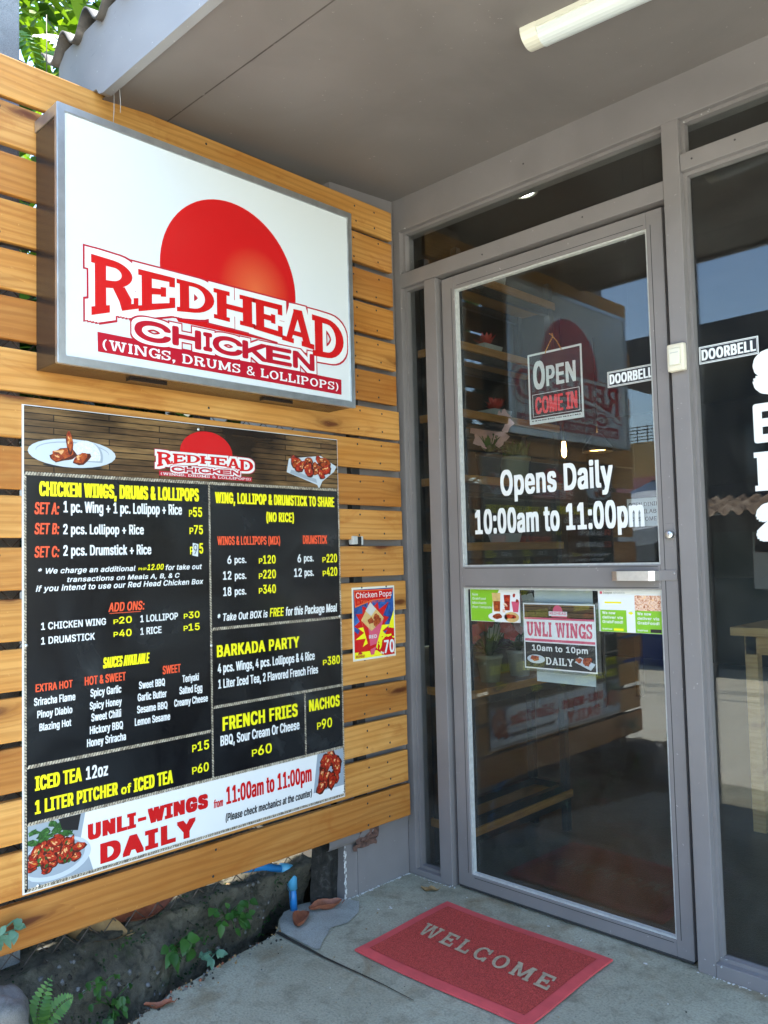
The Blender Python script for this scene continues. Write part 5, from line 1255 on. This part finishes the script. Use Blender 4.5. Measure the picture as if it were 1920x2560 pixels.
weed((.052, -1.485, .27), 12, .030, .020, .09, 'leafE', 16, 'pale blue-green sprig poking out over the lowest slat at the left', (.3, .25), .6)
weed((.07, -1.50, .10), 6, .06, .03, .03, 'leafD', 18, 'dark bluish leaves between the rock and the base wall', (.5, .2), 1.0)
FE = thing('fern', (.09, -1.39, .06), 'bright green fern with two fronds growing from the base wall, at the bottom left', 'fern')
def frond(mb, st, base, tip, bend, n, L, mat):
    base, tip = Vector(base), Vector(tip); pts = []
    for i in range(n+1):
        u = i/n; pts.append(base.lerp(tip, u)+Vector(bend)*math.sin(u*math.pi)*1.0)
    st.tube(pts, [.0014*(1-.7*i/n) for i in range(n+1)], mat, 5)
    view = Vector((.7, -.3, .6))
    for i in range(1, n+1):
        u = i/n; d = (pts[i]-pts[i-1]).normalized(); s = d.cross(view).normalized(); l_ = L*(math.sin(math.pi*min(1, .25+.75*u))**.8+.05)
        for q in (1, -1): leafpoly(mb, pts[i], s*q+d*.35, view, l_, l_*.42, mat, .1, .12, 3)
def add_frond(parent, *a):
    lf, st = MB(), MB(); frond(lf, st, *a); f_ = lf.build('frond', parent); st.build('stalk', f_)
add_frond(FE, (.09, -1.39, .05), (.16, -1.385, .20), (.0, -.012, .0), 15, .030, 'leafB'); add_frond(FE, (.10, -1.385, .06), (.165, -1.335, .135), (.01, .0, .02), 13, .026, 'leafB')
add_frond(FE, (.085, -1.39, .05), (.12, -1.44, .11), (.01, 0, .01), 9, .018, 'leafB')

def tree(name, base, H, cen, rad, nleaf, L, mat, seed, label, group='trees behind the fence'):
    rr = random.Random(seed); t_ = thing(name, base, label, 'tree', group); tk = MB(); cr = MB(); b = Vector(base); c = Vector(cen)
    tk.tube([b, b.lerp(c, .4)+Vector((.08, .04, 0)), b.lerp(c, .8), c], [.07, .055, .04, .02], 'bark', 10)
    for k in range(11):
        a = rr.uniform(0, 6.28); e = rr.uniform(-.4, .9); d = Vector((math.cos(a), math.sin(a), e)); p0 = b.lerp(c, rr.uniform(.5, 1)); p1 = p0+Vector((d.x*rad[0], d.y*rad[1], d.z*rad[2]))*rr.uniform(.5, .95)
        tk.tube([p0, p0.lerp(p1, .5)+Vector((0, 0, .06)), p1], [.022, .014, .005], 'bark', 6)
    tk.build('trunk', t_)
    cl = []
    for k in range(max(8, nleaf//60)):
        while True:
            q = Vector((rr.uniform(-1, 1), rr.uniform(-1, 1), rr.uniform(-1, 1)))
            if q.length < 1: break
        cl.append(q)
    for k in range(nleaf):
        q = rr.choice(cl)+Vector((rr.gauss(0, .13), rr.gauss(0, .13), rr.gauss(0, .13)))
        p_ = c+Vector((q.x*rad[0], q.y*rad[1], q.z*rad[2]))
        leafpoly(cr, p_, (rr.uniform(-1, 1), rr.uniform(-1, 1), rr.uniform(-.8, .3)), (rr.uniform(-.4, .4), rr.uniform(-.4, .4), 1), L*rr.uniform(.6, 1.25), L*rr.uniform(.4, .75), mat, .2, .25, 3)
    cr.build('crown', t_); return t_
tree('leafy_tree', (-1.5, -1.0, .1), 3, (-1.35, -.9, 3.35), (1.0, 1.1, .95), 2600, .105, 'leafA', 2, 'tall broad-leaved tree with sunlit leaves behind the fence top, at the top left')
tree('leafy_shrub', (-.75, -.95, .1), 2, (-.62, -.95, 1.25), (.38, .75, 1.1), 1500, .11, 'leafD', 5, 'dark leafy shrub pressed behind the slat fence')
tree('leafy_tree', (-3.2, -2.0, .1), 3, (-3.2, -1.6, 2.3), (1.1, 1.6, 2.0), 2200, .2, 'leafA', 8, 'tree farther back in the garden behind the fence')
HF = thing('hanging_fern', (-.42, -1.22, 2.62), 'fern fronds hanging among the leaves above the fence top', 'fern'); rr = random.Random(5)
for k in range(9):
    b0 = (-.45+rr.uniform(-.12, .12), -1.25+rr.uniform(-.15, .15), 2.74+rr.uniform(-.05, .12)); add_frond(HF, b0, (b0[0]+rr.uniform(-.05, .2), b0[1]+rr.uniform(-.15, .15), b0[2]-rr.uniform(.15, .32)), (.05, 0, .06), 16, .042, 'leafB')
mb = MB(); mb.box((-.26, -1.66, .1), (-.10, -1.352, 3.3), 'concpost', .006); tag(mb.build('concrete_post', origin=(-.18, -1.5, .1)), 'pale grey concrete post rising behind the fence at the upper left corner', 'post')
mb = MB()
for pts, r in (([(-.3, -1.5, 2.62), (-.28, -1.2, 2.55), (-.25, -.6, 2.50)], .004), ([(-.3, -1.5, 2.70), (-.3, -1.15, 2.62), (-.3, -.5, 2.56)], .003)): mb.tube(pts, r, 'blackmetal', 6)
mb.tube([(-.12, -1.27, 2.70), (-.12, -1.27, 2.42)], .0014, 'wire', 4); mb.tube([(-.12, -1.20, 2.68), (-.12, -1.20, 2.40)], .0014, 'wire', 4)
tag(mb.build('cable', origin=(-.28, -1.2, 2.5)), 'thin dark cables strung between post and roof above the fence', 'cable')

# ------------------------------------------------------------------ inside the shop
SH = thing('shelf_unit', (.1, .45, 0), 'tall open shelf unit of pine boards on a black steel frame just inside the glass', 'shelf')
for x in (.025, .185):
    for y in (.145, .765):
        mb = MB(); mb.box((x-.014, y-.014, 0), (x+.014, y+.014, 2.3), 'blackmetal'); mb.build('upright', SH)
for z in (.135, .625, 1.165, 1.415, 1.66, 1.915, 2.19):
    mb = MB(); mb.box((.0, .125, z), (.205, .79, z+.03), 'shelfwood', .002); mb.build('shelf_board', SH)
    mb = MB(); zz = z+.0305; mb.box((.175, .16, z-.03), (.195, .75, z-.0005), 'blackmetal'); mb.box((.015, .16, z-.03), (.035, .75, z-.0005), 'blackmetal'); mb.build('rail', SH)
for x in (.03, .182):
    pass
mb = MB(); mb.box((.172, .158, .1655), (.198, .752, .192), 'blackmetal'); mb.box((.012, .158, .1655), (.038, .752, .192), 'blackmetal'); mb.box((.0385, .752, .1655), (.1715, .778, .192), 'blackmetal'); mb.build('foot_rail', SH)
def planter(y, z, label, seed, petals=True):
    t_ = thing('planter', (.12, y, z), label, 'planter', 'white planters on the shelf'); rr = random.Random(seed)
    mb = MB(); w, h = .055, .036; a, b = .06, .05
    vs = [(.12-.035, y-b, z), (.12+.035, y-b, z), (.12+.035, y+b, z), (.12-.035, y+b, z), (.12-.042, y-a, z+h), (.12+.042, y-a, z+h), (.12+.042, y+a, z+h), (.12-.042, y+a, z+h)]
    mb.add(vs, [(0, 3, 2, 1), (4, 5, 6, 7), (0, 1, 5, 4), (1, 2, 6, 5), (2, 3, 7, 6), (3, 0, 4, 7)], 'ceramic'); mb.build('trough', t_)
    mb = MB()
    if petals:
        for k in range(44):
            e = rr.uniform(.2, 1); an = rr.uniform(0, 6.28); leafpoly(mb, (.12, y, z+h), (math.cos(an)*.8, math.sin(an)*.8, e*1.3), (0, 0, 1), rr.uniform(.04, .065), .017, 'redpetal', .3, -.1, 3)
        mb.build('succulent', t_)
planter(.40, 1.9455, 'white planter with a red succulent on the third shelf board from the top', 1)
planter(.45, 1.6905, 'white planter with a red succulent on the fourth shelf board from the top', 2)
planter(.49, 1.1955, 'plain white dish on the shelf board behind the time lettering', 3, False)
MT['orchidpetal'] = plain('orchid_petal', (.72, .46, .44), .6, .12, 40)
def flowers(name, y, z, label, seed, n, mats, R_, H, pot, ps=.034):
    t_ = thing(name, (.12, y, z), label, 'flowers', 'potted flowers on the shelf'); rr = random.Random(seed)
    mb = MB(); r = .05; mb.lathe((.12, y, z), [(0, 0), (r*.75, 0), (r, .09), (r*1.08, .09), (r*1.08, .105), (r*.9, .105), (r*.85, .08), (0, .08)], pot, 20); mb.build('pot', t_)
    st, lf, fl = MB(), MB(), MB()
    for k in range(n):
        p_ = Vector((.12+rr.uniform(-.05, .08), y+rr.gauss(0, R_), z+.1+H*rr.uniform(.45, 1.1))); st.tube([(.12, y, z+.08), ((.12+p_.x)/2, (y+p_.y)/2, z+.1+H*.4), p_], .0018, 'leafC', 5)
        m_ = rr.choice(mats)
        ax = Vector((.7, -.7, .3)).normalized(); o1 = ax.orthogonal().normalized(); o2 = ax.cross(o1)
        for q in range(5):
            a = 2*math.pi*q/5+rr.uniform(-.2, .2); leafpoly(fl, p_, o1*math.cos(a)+o2*math.sin(a)+ax*.25, ax, ps, ps*.95, m_, .15, .05, 3)
    for k in range(26): leafpoly(lf, (.12, y, z+.1), (rr.uniform(-.7, .7), rr.uniform(-.8, .8), rr.uniform(.3, 1.3)), (0, 0, 1), rr.uniform(.07, .13), .022, 'leafC', .2, .3, 3)
    st.build('stem', t_); lf.build('foliage', t_); fl.build('blossom', t_)
flowers('orchid', .40, 1.4455, 'pale pink orchid in a pot on the shelf beside the green plant', 3, 11, ['orchidpetal'], .035, .13, 'blackmetal', .05)
flowers('flower_pot', .36, .6555, 'red and white flowers in a pot on the low shelf board', 7, 14, ['redpetal', 'redpetal', 'cloth'], .05, .16, 'pot')
flowers('flower_pot', .56, .6555, 'faded lilac flowers in a pot on the low shelf board, right of the red ones', 9, 12, ['petal', 'cloth'], .04, .2, 'ceramic')
PG = thing('green_plant', (.13, .56, 1.4455), 'grassy green plant in a pale green pot on the shelf beside the orchid', 'plant'); rr = random.Random(12)
mb = MB(); mb.lathe((.13, .56, 1.4455), [(0, 0), (.05, 0), (.06, .085), (.066, .085), (.066, .1), (.056, .1), (.05, .08), (0, .08)], 'pot', 20); mb.build('pot', PG)
mb = MB()
for k in range(150): leafpoly(mb, (.13+rr.uniform(-.04, .04), .56+rr.uniform(-.045, .045), 1.535), (rr.uniform(-.4, .4), rr.uniform(-.45, .45), 1), (rr.uniform(-1, 1), rr.uniform(-1, 1), 0), rr.uniform(.05, .1), .006, 'leafC', .1, .1, 3)
mb.build('grass_tuft', PG)
mb = MB(); mb.lathe((.12, .48, 2.2205), [(0, 0), (.03, 0), (.04, .03), (.045, .055), (.041, .055), (.035, .03), (0, .01)], 'ceramic', 20); tag(mb.build('bowl', origin=(.12, .48, 2.22)), 'small white bowl on the topmost shelf board', 'bowl')
def lamp(name, loc, label, shade):
    t_ = thing(name, loc, label, 'lamp'); mb = MB(); mb.tube([(loc[0], loc[1], 2.62), (loc[0], loc[1], loc[2]+.13)], .004, 'blackmetal', 6); mb.build('cord', t_)
    if shade:
        mb = MB(); mb.lathe(loc, [(.012, .13), (.03, .125), (.10, .03), (.105, 0), (.10, .0), (.09, .03), (.02, .11)], 'blackmetal', 24); mb.build('lamp_shade', t_)
        mb = MB(); mb.lathe(loc, [(0, .018), (.085, .018), (.092, .026)], 'filament', 20); mb.build('bulb', t_)
    else:
        mb = MB(); mb.lathe(loc, [(.014, .13), (.014, .07), (.010, .06)], 'blackmetal', 14); mb.build('socket', t_)
        mb = MB(); mb.lathe(loc, [(.010, .06), (.012, .03), (.016, 0), (.012, -.03), (0, -.042)], 'filament', 14); mb.build('bulb', t_)
lamp('edison_bulb', (-.656, 2.2, 1.778), 'bare glowing filament bulb hanging in the dark shop', False)
lamp('pendant_lamp', (-.765, 2.8, 1.83), 'black pendant lamp with a warm lit underside farther inside the shop', True)
DL = thing('downlight', (.24, .525, 2.618), 'round lit downlight in the dark shop ceiling behind the transom window', 'lamp')
mb = MB(); mb.lathe((.24, .525, 2.618), [(.062, .001), (.060, -.006), (.046, -.006), (.044, 0)], 'whitepaint', 28); mb.build('trim_ring', DL)
mb = MB(); mb.lathe((.24, .525, 2.615), [(0, 0), (.044, 0), (.0445, .002)], 'lamp', 28); mb.build('lens', DL)
def table(x, y, w, d, h, label, mat):
    t_ = thing('table', (x+w/2, y+d/2, 0), label, 'table', 'tables in the shop'); mb = MB(); mb.box((x, y, h-.035), (x+w, y+d, h), mat, .004); mb.build('tabletop', t_)
    mb = MB(); mb.box((x+.05, y+.03, h-.11), (x+w-.05, y+.05, h-.0355), mat); mb.build('apron', t_)
    for a in (x+.045, x+w-.095):
        for b in (y+.03, y+d-.08):
            mb = MB(); mb.box((a, b, 0), (a+.05, b+.05, h-.0352), mat, .003); mb.build('leg', t_)
table(.72, 1.20, 1.1, .62, .825, 'pale pine table inside the shop behind the large window', 'tablewood')
table(-2.2, 3.2, 1.2, .7, .76, 'dark brown counter table deep inside the shop', 'darkbrown')
mb = MB(); mb.box((-1.45, 3.0, 0), (-1.15, 3.3, 2.62), 'darkbrown'); tag(mb.build('column', origin=(-1.3, 3.1, 0)), 'square brown column in the middle of the shop interior', 'column')
mb = MB(); mb.box((-1.0, 4.9, .9), (.9, 4.95, 1.7), 'ink', .004); tag(mb.build('wall_board', origin=(0, 4.95, .9)), 'black board on the rear wall of the shop', 'board')
DN = thing('dining_notice', (.74, .5, 1.24), 'grey paper notice with black capitals hanging inside behind the door glass', 'notice')
mb = MB(); mb.box((.655, .5, 1.235), (.800, .502, 1.335), 'paper'); mb.build('sheet', DN)
dc = Decal(FF(.4995))
for k, (s_, a) in enumerate((('OPEN DINING', .662), ('AVAILABLE', .672), ('CUSTOMERS', .668))): dc.text(s_, a, .792, 1.306-k*.026, .0145, 'nar', 'ink', 0)
dc.build('lettering', DN)
mb = MB(); mb.tube([(.69, .501, 2.62), (.69, .501, 1.33)], .001, 'acrylic', 4); mb.tube([(.77, .501, 2.62), (.77, .501, 1.33)], .001, 'acrylic', 4); mb.build('hanging_line', DN)

# ------------------------------------------------------------------ across the street (seen in the glass)
def ysheet(mb, x0, x1, y, z0, z1, pitch, amp, mat):
    n = int((x1-x0)/pitch*6); vs = []
    for z in (z0, z1):
        for i in range(n+1): x = x0+(x1-x0)*i/n; vs.append((x, y+amp*math.sin(2*math.pi*x/pitch), z))
    mb.add(vs, [(i, i+1, n+2+i, n+1+i) for i in range(n)], mat, True)
YB = -5.92
BB = thing('black_building', (.9, YB, -.05), 'black metal clad building across the street, reflected in the shop glass', 'building')
mb = MB(); ysheet(mb, -1.45, 3.2, YB, 1.55, 3.36, .12, .012, 'facade'); mb.box((-1.45, YB-5, -.05), (3.2, YB-.03, 3.35), 'facade'); mb.build('wall', BB)
mb = MB(); mb.box((-2.35, YB-5, 2.98), (3.3, YB+.15, 3.40), 'facade'); mb.box((-1.75, YB-.1, -.05), (-1.47, YB+.1, 2.98), 'facade'); mb.build('roof_beam', BB)
mb = MB(); mb.box((-.95, YB+.015, 1.85), (-.78, YB+.05, 2.35), 'tealwall'); mb.build('vent', BB)
mb = MB(); mb.box((.2, YB+.015, 1.9), (1.1, YB+.04, 2.6), 'ink'); mb.build('window', BB)
mb = MB(); mb.box((-1.45, YB-.02, -.05), (3.2, YB-.005, 1.55), 'tealwall')
for x0, z0_, x1, z1_, m_ in ((-.95, .75, -.62, 1.30, 'paper'), (-.93, 1.1, -.64, 1.28, 'redpetal'), (-.55, .85, -.25, 1.28, 'paper'), (-.15, .8, .2, 1.3, 'paper'), (1.2, .1, 1.9, 1.4, 'darkbrown')): mb.box((x0, YB-.004, z0_), (x1, YB+.006, z1_), m_)
mb.build('shop_wall', BB)
AW = thing('tin_awning', (2, -5.5, 1.4), 'rusty corrugated tin awning low on the black building across the street', 'awning')
mb = MB(); n = 200; vs = []
for (y, z) in ((YB, 1.66), (-5.25, 1.47)):
    for i in range(n+1): x = -1.6+4.8*i/n; vs.append((x, y, z+.028*math.sin(2*math.pi*x/.13)))
mb.add(vs, [(i, i+1, n+2+i, n+1+i) for i in range(n)], 'rust', True); mb.build('tin_sheet', AW)
mb = MB(); mb.box((-1.6, -5.42, 1.30), (3.2, -5.36, 1.46), 'darkbrown')
for x in (-1.2, 1.0, 3.1): mb.box((x, -5.42, -.05), (x+.07, -5.35, 1.30), 'darkbrown')
mb.build('awning_frame', AW)
PB = thing('pink_building', (-6, -14.5, -.05), 'pink and ochre building far along the street, reflected beside the fence end', 'building')
mb = MB(); mb.box((-9, -18, -.05), (-3.6, -14, 2.7), 'pinkwall'); mb.build('wall', PB)
mb = MB(); mb.box((-9, -17.9, 2.7), (-3.6, -14.02, 3.45), 'ochre'); mb.build('upper_storey', PB)
for x in (-6.35, -5.2):
    mb = MB(); mb.box((x, -13.998, 1.9), (x+.7, -13.96, 2.35), 'ink'); mb.build('window', PB)
mb = MB()
for k in range(5): mb.tube([(-9, -14, 3.5+.07*k), (-3.6, -14, 3.5+.07*k)], .012, 'blackmetal', 5)
for k in range(24): mb.tube([(-9+.23*k, -14, 3.45), (-9+.23*k, -14, 3.8)], .012, 'blackmetal', 5)
mb.build('roof_railing', PB)
TS = thing('tarp_stall', (-2.4, -6.2, -.05), 'street stall under a grey tarpaulin across the street, reflected in the door glass', 'stall')
mb = MB(); rr = random.Random(2); ap = (-1.98, -6.0, 1.90); n = 20; ring = []
for k in range(n):
    a = 2*math.pi*k/n; r = .62*(1+.05*math.cos(4*a)); ring.append((ap[0]+r*1.3*math.cos(a), ap[1]+r*math.sin(a), 1.45+.05*math.sin(3*a)+.06*math.cos(2*a)))
low = [(x, y, z-.12-rr.uniform(0, .05)) for x, y, z in ring]
mb.add([ap]+ring+low, [(0, 1+k, 1+(k+1) % n) for k in range(n)]+[(1+k, 1+n+k, 1+n+(k+1) % n, 1+(k+1) % n) for k in range(n)], 'tarp'); mb.build('canopy', TS)
mb = MB(); mb.tube([(-1.98, -6.0, -.05), (-1.98, -6.0, 1.9)], .025, 'blackmetal', 8); mb.build('pole', TS)
mb = MB(); mb.box((-2.6, -6.35, -.05), (-1.6, -5.75, .75), 'bluecloth', .02); mb.box((-2.65, -6.4, .75), (-1.55, -5.7, .8), 'tablewood', .01); mb.build('counter', TS)
mb = MB(); vs = []
for i in range(15):
    u = i/14; vs += [(-2.05+.42*u, -5.66+.02*math.sin(u*17), 1.02-.015*math.sin(u*5)), (-2.05+.42*u, -5.66+.03*math.sin(u*17+1), .84-.05*abs(math.sin(u*11)))]
mb.add(vs, [(2*i, 2*i+1, 2*i+3, 2*i+2) for i in range(14)], 'cloth'); tag(mb.build('hanging_cloth', origin=(-1.85, -5.66, .9)), 'faded cloth hanging at the tarpaulin stall, reflected in the door glass', 'cloth')
mb = MB(); mb.tube([(-2.1, -5.66, 1.03), (-1.4, -5.66, 1.03)], .004, 'blackmetal', 5); mb.build('clothes_line', TS)
for k, (z, y) in enumerate(((3.15, -10.8), (3.3, -11), (2.9, -10.6), (3.45, -11.2))):
    pass
mb = MB()
for z, y in ((4.6, -4.2), (4.9, -4.25), (5.15, -4.3), (4.75, -3.9)):
    pts = [(-25+50*i/24, y, z-.5*math.sin(math.pi*i/24)+.3) for i in range(25)]; mb.tube(pts, .014, 'blackmetal', 5, False)
tag(mb.build('power_line', origin=(0, -4.2, 4.6)), 'bundle of black power lines strung along the street, reflected as thin lines', 'cable')
mb = MB(); mb.box((-7.0, -11, -.05), (-4.4, -9, 1.9), 'concpost'); tag(mb.build('garden_wall', origin=(-5.7, -10, -.05)), 'pale grey wall block farther along the street', 'wall')
